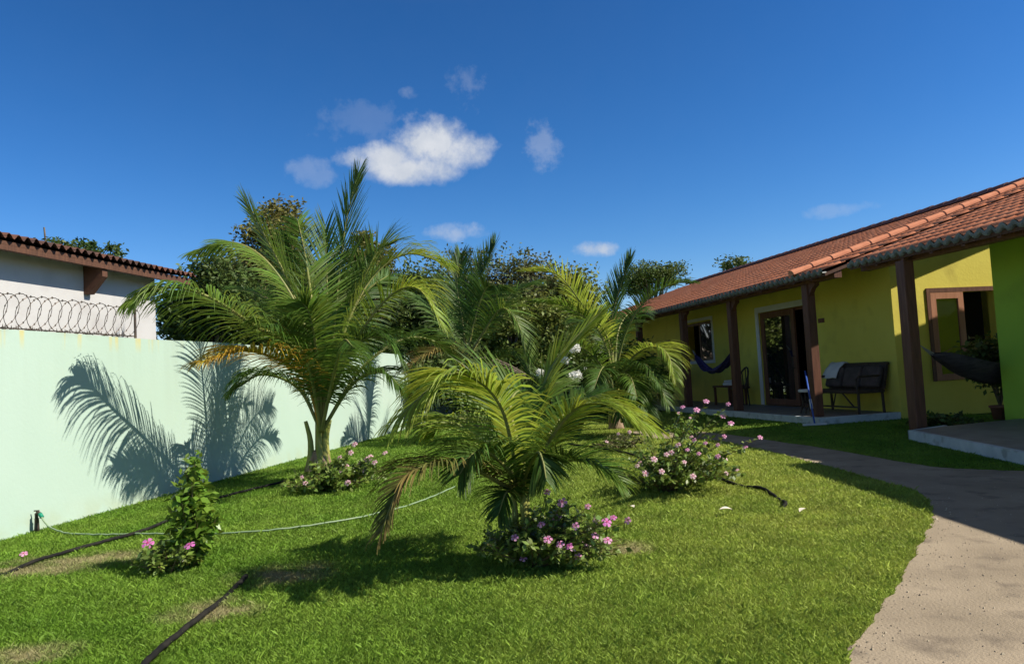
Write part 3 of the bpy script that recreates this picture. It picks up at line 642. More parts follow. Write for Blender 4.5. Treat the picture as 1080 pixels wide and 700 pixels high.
# palm by the far end of the veranda
B = gnd(650, 452); palm = thing('palm_tree', 'palm with curving fronds in front of the far end of the yellow veranda', 'palm', B)
stem(palm, .15, .5, M['fibre'], M['sheath'], 7, .6, .06, 5)
H = (648, 415, 13.5); H2 = (648, 398, 13.5)
fr(B, palm, [H2, (640, 355, 13.4), (615, 322, 13.2), (588, 290, 13), (555, 286, 12.8)], Lm, L=.62, droop=.5, n=50, seed=31, w=.034)
fr(B, palm, [H2, (632, 350, 13.3), (600, 325, 13), (570, 318, 12.8)], G, L=.62, droop=.8, n=46, seed=32, w=.034)
fr(B, palm, [H2, (645, 345, 13.6), (652, 310, 13.9), (665, 272, 14.1)], D, L=.62, side=(.8, -.6, 0), droop=.25, fwd=(36, 14), n=48, seed=33, w=.032)
fr(B, palm, [H2, (660, 350, 13.2), (682, 316, 12.9), (708, 300, 12.6), (728, 298, 12.4)], D, L=.5, droop=.8, n=46, seed=34, w=.032)
fr(B, palm, [H, (665, 380, 13.2), (685, 366, 12.8), (703, 372, 12.5), (712, 398, 12.3)], Lm, L=.6, droop=1.1, n=46, seed=35, w=.034)
fr(B, palm, [H, (664, 388, 13), (682, 385, 12.5), (696, 405, 12.2)], D, L=.65, droop=1.3, n=44, seed=36, w=.034)
fr(B, palm, [H, (630, 380, 13.3), (605, 365, 13), (585, 385, 12.8)], G, L=.6, droop=1.2, n=44, seed=37, w=.034)
fr(B, palm, [H, (655, 395, 13), (665, 398, 12.3), (672, 420, 12)], G, L=.6, droop=1.3, n=42, seed=38, w=.034)
fr(B, palm, [H2, (652, 350, 14), (665, 330, 14.6), (680, 335, 15)], D, L=.6, droop=1., n=44, seed=39, w=.034)
fr(B, palm, [H2, (637, 355, 14), (620, 340, 14.6), (605, 350, 15)], D, L=.6, droop=1., n=44, seed=40, w=.034)
fr(B, palm, [H, (640, 390, 13), (634, 390, 12.4), (625, 415, 12)], D, L=.6, droop=1.3, n=42, seed=41, w=.034)

fr(B, palm, [H, (672, 402, 13.2), (692, 404, 12.9), (704, 425, 12.7)], D, L=.6, droop=1.4, n=42, seed=42, w=.034)
fr(B, palm, [H, (628, 405, 13.2), (612, 404, 12.9), (600, 428, 12.6)], D, L=.6, droop=1.4, n=42, seed=43, w=.034)
fr(B, palm, [H, (650, 412, 12.9), (652, 415, 12.4), (654, 440, 12.1)], D, L=.6, side=(1, 0, 0), droop=1.3, n=42, seed=44, w=.034)
fr(B, palm, [H, (662, 408, 13), (674, 412, 12.5), (684, 436, 12.2)], D, L=.6, droop=1.3, n=42, seed=45, w=.034)
# small palm in the middle of the lawn
B = gnd(552, 588); palm = thing('palm_tree', 'small low palm growing out of pink flowers in the middle of the lawn', 'palm', B)
stem(palm, .075, .2, M['fibre'], M['sheath'], 6, .35, .03, 6)
H = (549, 528, 4.72); H2 = (550, 505, 4.72)
fr(B, palm, [H2, (556, 460, 4.75), (580, 392, 4.8), (606, 358, 4.85), (634, 329, 4.9)], Lm, L=.28, side=(.55, -.8, 0), droop=.10, fwd=(30, 10), n=60, seed=51, r0=.014, w=.02, lift=.0)
fr(B, palm, [H, (543, 485, 4.6), (530, 432, 4.5), (505, 402, 4.4), (472, 396, 4.3), (420, 440, 4.15)], Lm, L=.5, lift=.0, droop=1.0, n=64, seed=52, r0=.016, w=.021)
fr(B, palm, [H, (562, 495, 4.6), (585, 455, 4.45), (612, 428, 4.35), (645, 428, 4.3), (684, 448, 4.2)], Lm, L=.40, lift=.05, droop=.8, n=62, seed=53, r0=.016, w=.02)
fr(B, palm, [H2, (546, 470, 4.7), (538, 430, 4.75), (548, 412, 4.9), (575, 415, 5.1)], G, L=.46, side=(1, .3, 0), droop=.45, n=58, seed=54, r0=.014, w=.021)
fr(B, palm, [H, (532, 512, 4.55), (497, 494, 4.35), (455, 490, 4.15), (425, 508, 4.05), (402, 560, 3.95)], Dr, L=.34, droop=1.0, n=62, seed=55, r0=.014, w=.018)
fr(B, palm, [H, (568, 508, 4.6), (597, 486, 4.5), (628, 490, 4.4), (648, 505, 4.35)], G, L=.38, droop=.8, n=50, seed=56, r0=.013, w=.02)
fr(B, palm, [H, (535, 490, 4.8), (510, 455, 4.95), (478, 440, 5.1), (450, 455, 5.2)], Lm, L=.46, lift=.05, droop=.95, n=56, seed=57, r0=.014, w=.021)
fr(B, palm, [H, (567, 480, 4.85), (592, 440, 5.05), (615, 420, 5.2)], D, L=.45, droop=.6, n=50, seed=58, r0=.013, w=.021)
fr(B, palm, [H, (542, 505, 4.5), (520, 480, 4.3), (500, 478, 4.15), (485, 500, 4.05)], D, L=.4, droop=1.0, n=48, seed=59, r0=.013, w=.02)
fr(B, palm, [H, (555, 500, 4.45), (566, 478, 4.2), (572, 485, 4.15), (576, 505, 4.1)], D, L=.26, side=(1, 0, 0), droop=1.0, n=44, seed=60, r0=.012, w=.019)
fr(B, palm, [H, (543, 518, 4.55), (534, 520, 4.45), (526, 542, 4.4)], D, L=.24, droop=1.1, n=30, seed=61, r0=.012, w=.019)

# ---------------------------------------------------------------- leafy shrubs with flowers
def leaf_quads(cent, size, rng, up=.8, long=1.6):
    n = len(cent); d = rng.normal(size=(n, 3)); d[:, 2] *= .7; d /= np.linalg.norm(d, axis=1)[:, None]
    nn = rng.normal(size=(n, 3)); nn[:, 2] += up*2; nn -= d*(nn*d).sum(1)[:, None]; nn /= np.linalg.norm(nn, axis=1)[:, None]
    s = np.cross(nn, d); sz = (size*rng.uniform(.65, 1.3, n))[:, None]
    v = np.empty((n, 4, 3)); v[:, 0] = cent; v[:, 1] = cent+d*sz*long*.5+s*sz*.42; v[:, 2] = cent+d*sz*long-nn*sz*.15; v[:, 3] = cent+d*sz*long*.5-s*sz*.42
    return v.reshape(-1, 3)
def flower_mesh(name, m, r=.024):
    b = MB()
    for k in range(5):
        a = k*2*math.pi/5; p = lambda rr, da, z: (rr*math.cos(a+da), rr*math.sin(a+da), z)
        b.poly([(0, 0, .001), p(r*.55, -.5, .003), p(r, -.42, .0), p(r*1.06, 0, -.002), p(r, .42, .0), p(r*.55, .5, .003)])
    me = bpy.data.meshes.new(name); me.from_pydata(b.v, [], b.f); me.materials.append(m); me.materials.append(M['eye'])
    bm = bmesh.new(); bm.from_mesh(me); bmesh.ops.create_circle(bm, cap_ends=True, segments=6, radius=r*.2, matrix=Matrix.Translation((0, 0, .006)))
    for f in bm.faces:
        if len(f.verts) == 6 and f.calc_area() < r*r*.15: f.material_index = 1
    bm.to_mesh(me); bm.free(); return me
FL = {k: flower_mesh('flower', M[k]) for k in ('pink', 'pink2', 'magenta')}
def bush(name, label, cat, base, rad, h, nst, leafm, lsize, flowers, seed, lean=(0, 0), leaves=34, group=None, spread=1.0, fscale=1.0):
    """many thin leafy stems from one root; flowers = list of (point or None, mesh key)"""
    rng = np.random.default_rng(seed); rd = random.Random(seed); o = thing(name, label, cat, base, 0, group); st = MB(); cs = []; tips = []
    for k in range(nst):
        a = rd.uniform(0, 2*math.pi); q = math.sqrt(rd.random())*spread; x = math.cos(a)*rad*q+lean[0]*rd.random(); y = math.sin(a)*rad*q+lean[1]*rd.random()
        z = h*(1-.62*q*q)*rd.uniform(.6, 1.08)
        P = spline([V(x*.12, y*.12, 0), V(x*.5, y*.5, z*.55), V(x, y, z)], 8); st.tube(P, lambda f: .006*(1-f)+.002, 4, False); tips.append(P[-1])
        for j in range(leaves):
            t = (.12+.88*rd.random()**.8)*8; i = min(int(t), 7); p = P[i].lerp(P[i+1], t-i); cs.append(p)
    for (p, key) in flowers:                              # each flower on its own stalk
        if p is None: continue
        q = p-base; P = spline([V(q.x*.15, q.y*.15, 0), V(q.x*.5, q.y*.5, q.z*.6), q], 8); st.tube(P, lambda f: .005*(1-f)+.002, 4, False)
        for j in range(leaves): t = (.25+.7*rd.random()**.7)*8; i = min(int(t), 7); cs.append(P[i].lerp(P[i+1], t-i))
    st.build('stems', M['stem'], o); c = np.array([tuple(p) for p in cs])+rng.normal(size=(len(cs), 3))*lsize*.35; c[:, 2] = np.maximum(c[:, 2], .01)
    np_mesh('foliage', leaf_quads(c, lsize, rng), 4, rng.random(len(c)), leafm, o)
    for (p, key) in flowers:
        q = p-base if p is not None else tips[rd.randrange(len(tips))]
        f = bpy.data.objects.new('flower', FL[key]); COL.objects.link(f); f.parent = o; f.location = q+V(0, 0, .008)
        dr = V(-q.x*0-.2+rd.uniform(-.5, .5), -.9+rd.uniform(-.4, .4), .75+rd.uniform(-.2, .5)).normalized()
        f.rotation_euler = dr.to_track_quat('Z', 'Y').to_euler(); s = rd.uniform(.8, 1.2)*fscale; f.scale = (s, s, s)
    return o
P_ = lambda lst, d, key: [(at(x, y, d+random.uniform(-.12, .12)), key) for x, y in lst]
bush('flower_bush', 'pink periwinkle bush round the foot of the small palm on the lawn', 'flower bush', gnd(562, 596), .43, .36, 125, M['vinca'], .030,
     P_([(587, 546), (620, 535)], 4.6, 'pink') + P_([(647, 547), (600, 577), (640, 552)], 4.3, 'magenta') + P_([(662, 550), (543, 568), (578, 570), (591, 575), (571, 554), (577, 520), (593, 531), (628, 566), (641, 571), (610, 588), (552, 590), (607, 556), (618, 577)], 4.28, 'pink') + [(None, 'pink2')]*3, 11, (.16, -.04), leaves=38, fscale=1.05)
bush('flower_bush', 'wide sprawling periwinkle bush with pale pink flowers on the lawn near the path', 'flower bush', gnd(700, 517), .60, .52, 80, M['vinca'], .034,
     P_([(745, 424), (735, 433), (720, 430), (763, 440), (768, 427), (771, 447), (764, 461), (744, 468), (732, 465), (757, 470), (802, 462), (786, 472), (737, 479), (757, 482), (725, 475)], 6.45, 'pink') + P_([(690, 485), (703, 480), (715, 470), (731, 503), (708, 478), (672, 492), (681, 500), (722, 488), (698, 498)], 6.15, 'pink2') + [(None, 'pink2')]*5, 12, (.2, -.05), leaves=34)
bush('flower_bush', 'pink flower bush round the foot of the tallest palm by the wall', 'flower bush', gnd(345, 517), .58, .34, 80, M['vinca'], .04,
     P_([(333, 506), (321, 513), (352, 495), (370, 478), (378, 489), (358, 483), (368, 499), (386, 485), (391, 482), (363, 515), (374, 469), (406, 478), (347, 502), (318, 504), (360, 505), (340, 512), (352, 517), (328, 498), (365, 492), (383, 497), (395, 488)], 8.15, 'pink2') + [(None, 'pink2')]*6, 13, (.25, .1), leaves=32, fscale=1.2)
bush('flower_bush', 'small periwinkle with two bright magenta flowers at the foot of the upright green shrub', 'flower bush', gnd(176, 604), .21, .2, 36, M['vinca'], .028,
     P_([(156, 574)], 4.75, 'magenta') + P_([(200, 576)], 4.7, 'magenta'), 14, leaves=34, fscale=1.35)
o = bush('leafy_shrub', 'upright glossy green shrub with no flowers, in front of the palm shadow on the wall', 'shrub', gnd(203, 597), .18, .68, 46, M['vinca_lime'], .044, [], 15, (.03, .0), leaves=44, spread=.9)
bush('flower_bush', 'small reddish sparse plant between the middle palm and the sprawling periwinkle bush', 'flower bush', gnd(655, 474), .42, .24, 30, M['leaf_brown'], .035, P_([(652, 458), (640, 466), (664, 456)], 9.4, 'pink2'), 16, leaves=22)
bush('flower_bush', 'thin weedy plant with few pink flowers at the edge of the path behind the bush', 'flower bush', gnd(722, 462), .3, .34, 22, M['vinca_lime'], .036, P_([(716, 436), (728, 441)], 10.5, 'pink2'), 17, leaves=18)
# white hydrangea-like bush behind the small palm
B = gnd(603, 462); wb = bush('white_flower_bush', 'rounded dark green bush with white flower heads behind the small palm', 'flower bush', B, .40, 1.55, 130, M['bush_leaf'], .07, [], 18, leaves=46, spread=.9)
for (x, y, r) in ((606, 367, .10), (607, 396, .115), (596, 380, .06), (570, 393, .07)):
    c = at(x, y, B.y-.58)-B; rng = np.random.default_rng(int(x)); d = rng.normal(size=(260, 3)); d /= np.linalg.norm(d, axis=1)[:, None]; d[:, 2] *= .75
    np_mesh('flower_head', leaf_quads(np.array(c)+d*r*.85, .036, rng, 1.5, 1.1), 4, rng.random(260), M['white_petal'], wb)

# ---------------------------------------------------------------- trees
def tree(label, base, lobes, leafm, n, lsize, seed, trunk_r=.11, sig=.26, limbs=40, group=None, name='tree', bare=False):
    """lobes: list of (dx, dy, z, rx, ry, rz) ellipsoids; clumps of leaves at the ends of limbs reaching into them"""
    rng = np.random.default_rng(seed); rd = random.Random(seed); o = thing(name, label, 'tree', base, 0, group)
    zt = max(l[2] for l in lobes); zl = min(l[2]-l[5] for l in lobes)
    T = spline([V(0, 0, -.05), V(rd.uniform(-.1, .1), rd.uniform(-.1, .1), zt*.4), V(lobes[0][0]*.6, lobes[0][1]*.6, zt*.98)], 12)
    tb = MB(); tb.tube(T, lambda f: trunk_r*(1-.82*f)+.01, 8, False); cl = []
    vol = [l[3]*l[4]*l[5] for l in lobes]
    for k in range(limbs):
        l = rd.choices(lobes, vol)[0]; d = Vector(rng.normal(size=3)).normalized(); q = rd.random()**.4
        e = V(l[0]+d.x*l[3]*q, l[1]+d.y*l[4]*q, max(.2, l[2]+d.z*l[5]*q)); cl.append(e)
        t = min(.97, max(.12, (e.z*.62)/zt)); i = int(t*12); a = T[i]; mid = a.lerp(e, .55)+V(0, 0, .12*(e-a).length)
        tb.tube(spline([a, mid, e], 6), lambda f: trunk_r*.34*(1-f)+.005, 5, False)
        if bare:
            for j in range(5):
                e2 = e+Vector(rng.normal(size=3))*.3; tb.tube([mid.lerp(e, rd.random()), e2], lambda f: .008*(1-f)+.003, 4, False); cl.append(e2)
    tb.build('trunk', M['bark'], o, True)
    C = np.array([tuple(c) for c in cl]); idx = rng.integers(0, len(C), n); s = rng.uniform(.55, 1.3, len(C))[idx][:, None]
    c = C[idx]+np.clip(rng.normal(size=(n, 3)), -1.7, 1.7)*sig*s*np.array([1, 1, .75]); c[:, 2] = np.maximum(c[:, 2], .05)
    np_mesh('crown', leaf_quads(c, lsize, rng, .4), 4, np.clip(rng.random(n)*.7+.3*rng.random(len(C))[idx], 0, 1), leafm, o)
    return o
def px_tree(label, px, d, lobes_px, leafm, n, lsize, seed, **k):
    """lobes given by where they are seen: (x, y, half width, half height) at distance d"""
    b = at(px, 400, d); b.z = 0; s = d/FPX; L = []
    for (x, y, hw_, hh) in lobes_px:
        c = at(x, y, d+random.uniform(-.6, .6))-b; L.append((c.x, c.y, c.z, hw_*s, max(hw_, 25)*s*.9, hh*s))
    return tree(label, b, L, leafm, n, lsize, seed, **k)
GT = 'trees behind the garden wall'
px_tree('tall narrow olive brown tree behind the left side of the tallest palm', 300, 20, [(297, 232, 24, 20), (290, 275, 38, 40), (310, 325, 45, 40)], M['leaf_olive'], 15000, .075, 101, group=GT, sig=.2, limbs=70)
px_tree('tall narrow olive brown tree behind the right side of the tallest palm', 392, 20.5, [(393, 255, 22, 22), (395, 290, 32, 32), (385, 340, 40, 40)], M['leaf_olive'], 14000, .075, 102, group=GT, sig=.2, limbs=70)
px_tree('dark green bushy tree right of the white house, behind the garden wall', 222, 17, [(235, 300, 34, 26), (205, 330, 34, 30), (245, 340, 40, 32), (185, 345, 20, 24)], M['leaf_dark'], 20900, 0.079, 103, group=GT, limbs=90)
px_tree('mid green tree rising behind the dark bushy tree right of the white house', 262, 22, [(258, 285, 26, 20), (270, 320, 45, 40), (232, 320, 30, 34)], M['leaf_mid'], 15200, 0.086, 104, group=GT, limbs=70)
px_tree('dark dense tree between the tallest palm and the shaded palm', 440, 19, [(440, 320, 46, 36), (420, 360, 45, 38), (465, 350, 40, 40)], M['leaf_dark'], 20900, 0.079, 105, group=GT, limbs=90)
GF = 'trees of the thicket at the far end of the lawn'
px_tree('bare brownish tree with sparse leaves behind the shaded palm', 508, 23, [(490, 288, 34, 20), (530, 305, 34, 30), (500, 320, 45, 30)], M['leaf_brown'], 7220, 0.073, 106, group=GF, bare=True, limbs=80, sig=.17)
px_tree('reddish brown half bare tree left of the curving palm fronds', 562, 22, [(556, 300, 28, 22), (550, 335, 38, 30), (585, 320, 24, 26)], M['leaf_brown'], 9880, 0.073, 107, group=GF, bare=True, limbs=80, sig=.17)
px_tree('dense green tree in the middle of the far thicket', 540, 20, [(545, 350, 50, 34), (505, 375, 45, 34), (580, 385, 40, 34)], M['leaf_mid'], 22800, 0.079, 108, group=GF, limbs=100)
px_tree('leafy green tree behind the curving fronds of the veranda palm', 612, 21.5, [(600, 315, 30, 22), (612, 338, 28, 32), (590, 350, 36, 34), (612, 385, 32, 40)], M['leaf_mid'], 22800, 0.079, 109, group=GF, limbs=100)
px_tree('very dark low bush tree at the foot of the far thicket', 575, 18, [(560, 410, 50, 26), (520, 415, 40, 24), (610, 415, 40, 26), (470, 400, 35, 26)], M['leaf_dark'], 17100, 0.079, 110, group=GF, limbs=90)
px_tree('distant hazy tree standing just above the left end of the tiled roof', 690, 46, [(685, 292, 26, 12), (706, 290, 14, 8), (668, 300, 16, 12)], M['leaf_dark'], 7220, 0.112, 111, sig=.35, limbs=60, group='trees beyond the long house')
px_tree('distant treetop peeping over the ridge of the tiled roof', 768, 46, [(770, 278, 9, 5), (758, 284, 5, 4), (778, 284, 12, 8)], M['leaf_dark'], 1710, 0.112, 112, sig=.25, limbs=24, group='trees beyond the long house')
px_tree('treetop twigs peeping over the old tiled roof of the white house', 62, 21, [(38, 234, 3, 6), (52, 243, 3, 4), (70, 245, 7, 3), (112, 250, 3, 6), (70, 268, 55, 10)], M['leaf_dark'], 2850, 0.079, 113, sig=.1, limbs=46, trunk_r=.07)
px_tree('low shady tree filling the gap beside the far end of the house', 672, 19, [(662, 398, 22, 28), (640, 400, 28, 34)], M['leaf_dark'], 13300, 0.079, 114, group=GF, limbs=70)
px_tree('green thicket tree farthest back, seen between the other trees', 480, 30, [(460, 325, 50, 26), (540, 335, 50, 30), (610, 345, 46, 30)], M['leaf_mid'], 17100, 0.112, 115, group=GF, limbs=80, sig=.4)
px_tree('far dark tree behind the tallest palm, lowest part of the tree line', 345, 24, [(345, 315, 55, 36), (300, 345, 45, 30), (385, 345, 45, 30)], M['leaf_dark'], 17100, 0.099, 116, group=GT, limbs=80, sig=.33)

# ---------------------------------------------------------------- things on the veranda
def hammock(name, label, a, c, sag, wdt, m, seed=0, bel=.09):
    o = thing(name, label, 'hammock', a); c = c-a; b = MB(); n, k = 24, 8; ax = c.normalized(); s = V(-ax.y, ax.x, 0).normalized(); rd = random.Random(seed)
    c0, c1 = .07, .93
    def pt(t, q):
        base = c*t; z = -sag*4*t*(1-t); u = (t-c0)/(c1-c0); u = min(1, max(0, u)); w = wdt*(.12+.88*math.sin(math.pi*u)**.6)
        belly = bel*wdt*math.sin(math.pi*u)**.6
        return base+s*w*q*.5+V(0, 0, z+belly*(4*q*q*.5-.5)+.02*math.sin(14*t+q*7))
    for i in range(n+1):
        for j in range(k+1): b.v.append(tuple(pt(c0+(c1-c0)*i/n, j/k*2-1)))
    for i in range(n):
        for j in range(k): q = i*(k+1)+j; b.f.append((q, q+1, q+k+2, q+k+1))
    f = b.build('cloth', m, o, True); md = f.modifiers.new('thick', 'SOLIDIFY'); md.thickness = .006
    for e, hook in ((c0, V(0, 0, 0)), (c1, c)):
        st = MB()
        for j in range(k+1): st.tube([hook, pt(e, j/k*2-1)], .004, 4)
        st.build('cords', M['rope'], o)
    return o
hammock('hammock', 'blue and purple hammock slung between the far veranda posts', hw(.4, 5.2, 1.52), hw(.4, 2.98, 1.56), .60, .34, M['ham_blue'], 1)
hammock('hammock', 'dark hammock hung in the shade below the wood framed window', hw(.30, -2.55, 1.26), hw(3.9, -1.6, 1.22), .56, .55, M['ham_dark'], 2, .30)
# bench
be = thing('bench', 'dark wicker bench with cushions against the yellow veranda wall', 'bench', hw(1.22, .55, .12), HA)
b = MB(); b.box(-.30, .26, -.78, .78, .36, .42); b.build('seat', M['wicker'], be, bevel=.015)
b = MB(); b.prism([(.22, -.78, .421), (.27, -.78, .421), (.37, -.78, .86), (.32, -.78, .86)], (0, 1.56, 0)); b.tube([(.345, -.8, .87), (.345, .8, .87)], .03); b.build('backrest', M['wicker'], be)
for y in (-.52, 0, .52):
    b = MB(); b.prism([(.10, y-.24, .47), (.19, y-.24, .43), (.31, y-.24, .80), (.22, y-.24, .84)], (0, .48, 0)); b.build('cushion', M['cushion'], be, bevel=.04)
for y in (-.74, .74):
    b = MB(); b.tube([(-.27, y, .42), (-.27, y, .62), (-.22, y, .66), (.24, y, .66)], .022); b.build('armrest', M['wicker'], be)
    for x in (-.26, .24):
        b = MB(); b.tube([(x, y, 0), (x*.96, y, .36)], .026); b.build('leg', M['wicker'], be)
b = MB(); b.tube([(-.26, -.74, .12), (-.26, .74, .12)], .016); b.tube([(-.25, -.3, .36), (-.25, -.6, .12)], .014); b.tube([(-.25, .3, .36), (-.25, .6, .12)], .014); b.tube([(-.25, -.1, .36), (-.25, .0, .12)], .014); b.build('stretcher', M['wicker'], be)
# towel over the bench end
tw = MB(); n = 10
for i in range(n+1):
    for j in range(5):
        t = i/n; y = .36+j*.11; prof = [(.10, .62), (.2, .80), (.30, .905), (.36, .915), (.42, .86), (.45, .70)]
        x = t*(len(prof)-1); k = min(int(x), 4); f = x-k; tw.v.append((prof[k][0]*(1-f)+prof[k+1][0]*f, y+.01*math.sin(i*1.3), prof[k][1]*(1-f)+prof[k+1][1]*f+.01*math.sin(j*2+i)))
for i in range(n):
    for j in range(4): q = i*5+j; tw.f.append((q, q+1, q+6, q+5))
o = tw.build('towel', M['cloth_white'], None, True, loc=hw(1.22, .55, .12)); o.rotation_euler = (0, 0, HA); md = o.modifiers.new('thick', 'SOLIDIFY'); md.thickness = .012
tag(o, 'white towel draped over the left end of the dark wicker bench', 'towel')
# stool
stl = thing('stool', 'small wicker stool with a white top beside the veranda post and door', 'stool', hw(.62, .78, .12), HA)
MB().lathe([(.15, .40), (.175, .41), (.178, .44), (.16, .455)], n=18).build('seat', M['cloth_white'], stl, True)
for k in range(4):
    a = k*math.pi/2+.6; MB().tube([(.17*math.cos(a), .17*math.sin(a), 0), (.11*math.cos(a), .11*math.sin(a), .2), (.15*math.cos(a), .15*math.sin(a), .40)], .014).build('leg', M['wicker'], stl)
b = MB()
for k in range(4):
    a, a2 = k*math.pi/2+.6, (k+1)*math.pi/2+.6; b.tube([(.15*math.cos(a), .15*math.sin(a), .06), (.13*math.cos(a2), .13*math.sin(a2), .34)], .009); b.tube([(.15*math.cos(a2), .15*math.sin(a2), .06), (.13*math.cos(a), .13*math.sin(a), .34)], .009)
b.build('brace', M['wicker'], stl)
# squeegee leaning on the post
q0, q1 = hw(-.14, -.52, .02), hw(.13, .06, .93)
sq = thing('floor_squeegee', 'blue handled floor squeegee leaning against the veranda post', 'squeegee', q0)
MB().tube([V(0, 0, .03), q1-q0], .015, 8).build('handle', M['blue'], sq, True)
MB().tube([(q1-q0)*.30, (q1-q0)*.46], .024, 8).build('grip', M['white'], sq, True)
b = MB(); b.box(-.2, .2, -.022, .022, .0, .035); b.build('head', M['white'], sq, bevel=.008)
# small table with folded linen, dark chair
tb = thing('side_table', 'low dark table beside the blue hammock under the yellow wall', 'table', hw(1.2, 4.95, .12), HA)
MB().box(-.25, .25, -.42, .42, .44, .48).build('tabletop', M['wood_dark'], tb, bevel=.006)
for x in (-.21, .21):
    for y in (-.37, .37): MB().box(x-.025, x+.025, y-.025, y+.025, 0, .44).build('leg', M['wood_dark'], tb)
b = MB(); b.box(-.15, .15, -.18, .16, 0, .07); b.box(-.12, .13, -.10, .15, .071, .13); o = b.build('folded_linen', M['cloth_white'], None, bevel=.025, loc=hw(1.2, 4.85, .60)); o.rotation_euler = (0, 0, HA+.2); tag(o, 'folded white linen lying on the low dark table', 'linen')
ch = thing('chair', 'dark round backed chair by the white door frame', 'chair', hw(1.22, 3.75-.9+1.75, .12), HA)
ch.location = hw(1.15, 4.35, .12)
MB().lathe([(.2, .40), (.225, .41), (.225, .44), (.2, .45)], n=16).build('seat', M['wicker'], ch, True)
b = MB(); pts = [(.2*math.cos(a)*1.0+.0, .24*math.sin(a), .44+.46*math.sin(max(0, min(math.pi, (a+math.pi/2)))))for a in np.linspace(-math.pi/2, math.pi/2, 11)]
b.tube(pts, .022)
for a in np.linspace(-1.1, 1.1, 6): b.tube([(.19*math.cos(a), .19*math.sin(a), .44), (.2*math.cos(a), .24*math.sin(a), .44+.46*math.sin(a+math.pi/2))], .012)
b.build('backrest', M['wicker'], ch)
for k in range(4):
    a = k*math.pi/2+.78; MB().tube([(.2*math.cos(a), .2*math.sin(a), 0), (.17*math.cos(a), .17*math.sin(a), .41)], .018).build('leg', M['wicker'], ch)
# potted plants in the shade
def pot_plant(label, base, h, r, seed, n=1400, leafm='leaf_dark', ls=.07, stems=9, pr=.15, ph=.24):
    o = thing('potted_plant', label, 'potted plant', base); rng = np.random.default_rng(seed); rd = random.Random(seed)
    MB().lathe([(pr*.72, 0), (pr*.95, ph*.85), (pr*1.08, ph*.86), (pr*1.08, ph), (pr*.9, ph), (pr*.85, ph*.9)], n=18).build('pot', M['clay'], o, True)
    st = MB(); cs = []
    for k in range(stems):
        a = rd.uniform(0, 6.28); q = r*rd.uniform(.3, 1); e = V(math.cos(a)*q, math.sin(a)*q, h*rd.uniform(.75, 1)); P = spline([V(0, 0, ph*.8), V(e.x*.35, e.y*.35, h*.5), e], 6); st.tube(P, lambda f: .011*(1-f)+.004, 5, False); cs += [P[4], P[5], P[6]]
    st.build('stems', M['stem'], o); C = np.array([tuple(c) for c in cs]); idx = rng.integers(0, len(C), n)
    np_mesh('foliage', leaf_quads(C[idx]+rng.normal(size=(n, 3))*r*.22, ls, rng), 4, rng.random(n), M[leafm], o)
pot_plant('bushy plant with bare lower stems in front of the niche wall', hw(2.35, -1.75, 0), 1.25, .42, 201, 2600)
pot_plant('potted plant at the far end of the veranda below the slatted shutter', hw(.95, 8.6, .12), .95, .3, 202)
pot_plant('smaller potted plant nearer the kerb at the far veranda end', hw(.62, 7.5, .12), .6, .25, 203)
bush('low_plant', 'low dark plants on the ground beside the near terrace', 'plant', hw(.95, -2.1, 0), .55, .22, 40, M['leaf_dark'], .06, [], 204, leaves=22)

# ---------------------------------------------------------------- hoses, tap, litter
def hose(label, pts, r, m, name='garden_hose', cat='hose'):
    P = spline([V(p.x, p.y, r*.9+.012) if isinstance(p, Vector) and p.z == 0 else p for p in pts], len(pts)*8)
    P = [V(p.x+random.uniform(-.004, .004), p.y+random.uniform(-.004, .004), p.z+random.uniform(0, .006)) for p in P]
    b = MB(); b.tube(P, r, 7); return tag(b.build(name, m, None, True), label, cat)
g = gnd
hose('black hose crossing the worn grass at the left edge of the lawn', [g(-40, 618), g(0, 607), g(35, 596), g(85, 581), g(125, 570), g(160, 559), g(195, 543), g(222, 530), g(262, 519), g(300, 510)], .013, M['black_pipe'])
hose('thick black pipe end lying on the grass in the lower left foreground', [g(120, 745), g(160, 699), g(185, 677), g(212, 655), g(238, 630), g(259, 612)], .015, M['black_pipe'])
hose('black hose running under the sprawling periwinkle bush with its end on the lawn', [g(600, 470), g(638, 475), g(670, 482), g(705, 490), g(742, 499), g(762, 508), g(783, 513), g(804, 518), g(822, 527), g(829, 534), g(825, 536)], .015, M['black_pipe'])
tp = gnd(39, 561); tapz = .125
hose('pale green thin hose from the garden tap across the lawn', [tp+V(.055, -.02, .135), tp+V(.16, -.08, .05), g(75, 565), g(110, 566), g(165, 565), g(225, 565), g(290, 561), g(350, 553), g(400, 543), g(440, 532), g(480, 515)], .007, M['pale_hose'])
tap = thing('garden_tap', 'small dark garden tap on a short riser by the mint wall', 'tap', tp)
MB().lathe([(.024, -.01), (.02, .05), (.017, .115), (.022, .12)], n=10).build('riser', M['steel'], tap, True)
MB().tube([(0, 0, .10), (.0, -.005, .16), (.02, -.01, .175), (.045, -.016, .158)], .014, 8).build('spout', M['steel'], tap, True)
b = MB(); b.box(-.022, .022, -.005, .005, .182, .192); b.tube([(0, 0, .16), (0, 0, .185)], .006, 6); b.build('lever', M['steel'], tap)
MB().tube([(.036, -.013, .163), (.062, -.022, .13)], .017, 8).build('connector', M['teal'], tap, True)
fm = bpy.data.objects.new('fallen_flower', FL['pink']); COL.objects.link(fm); fm.location = gnd(25, 588)+V(0, 0, .03); fm.scale = (1.15, 1.15, 1.15); fm.rotation_euler = (.5, .2, 0); tag(fm, 'fallen pink flower on worn grass by the left hose', 'flower')
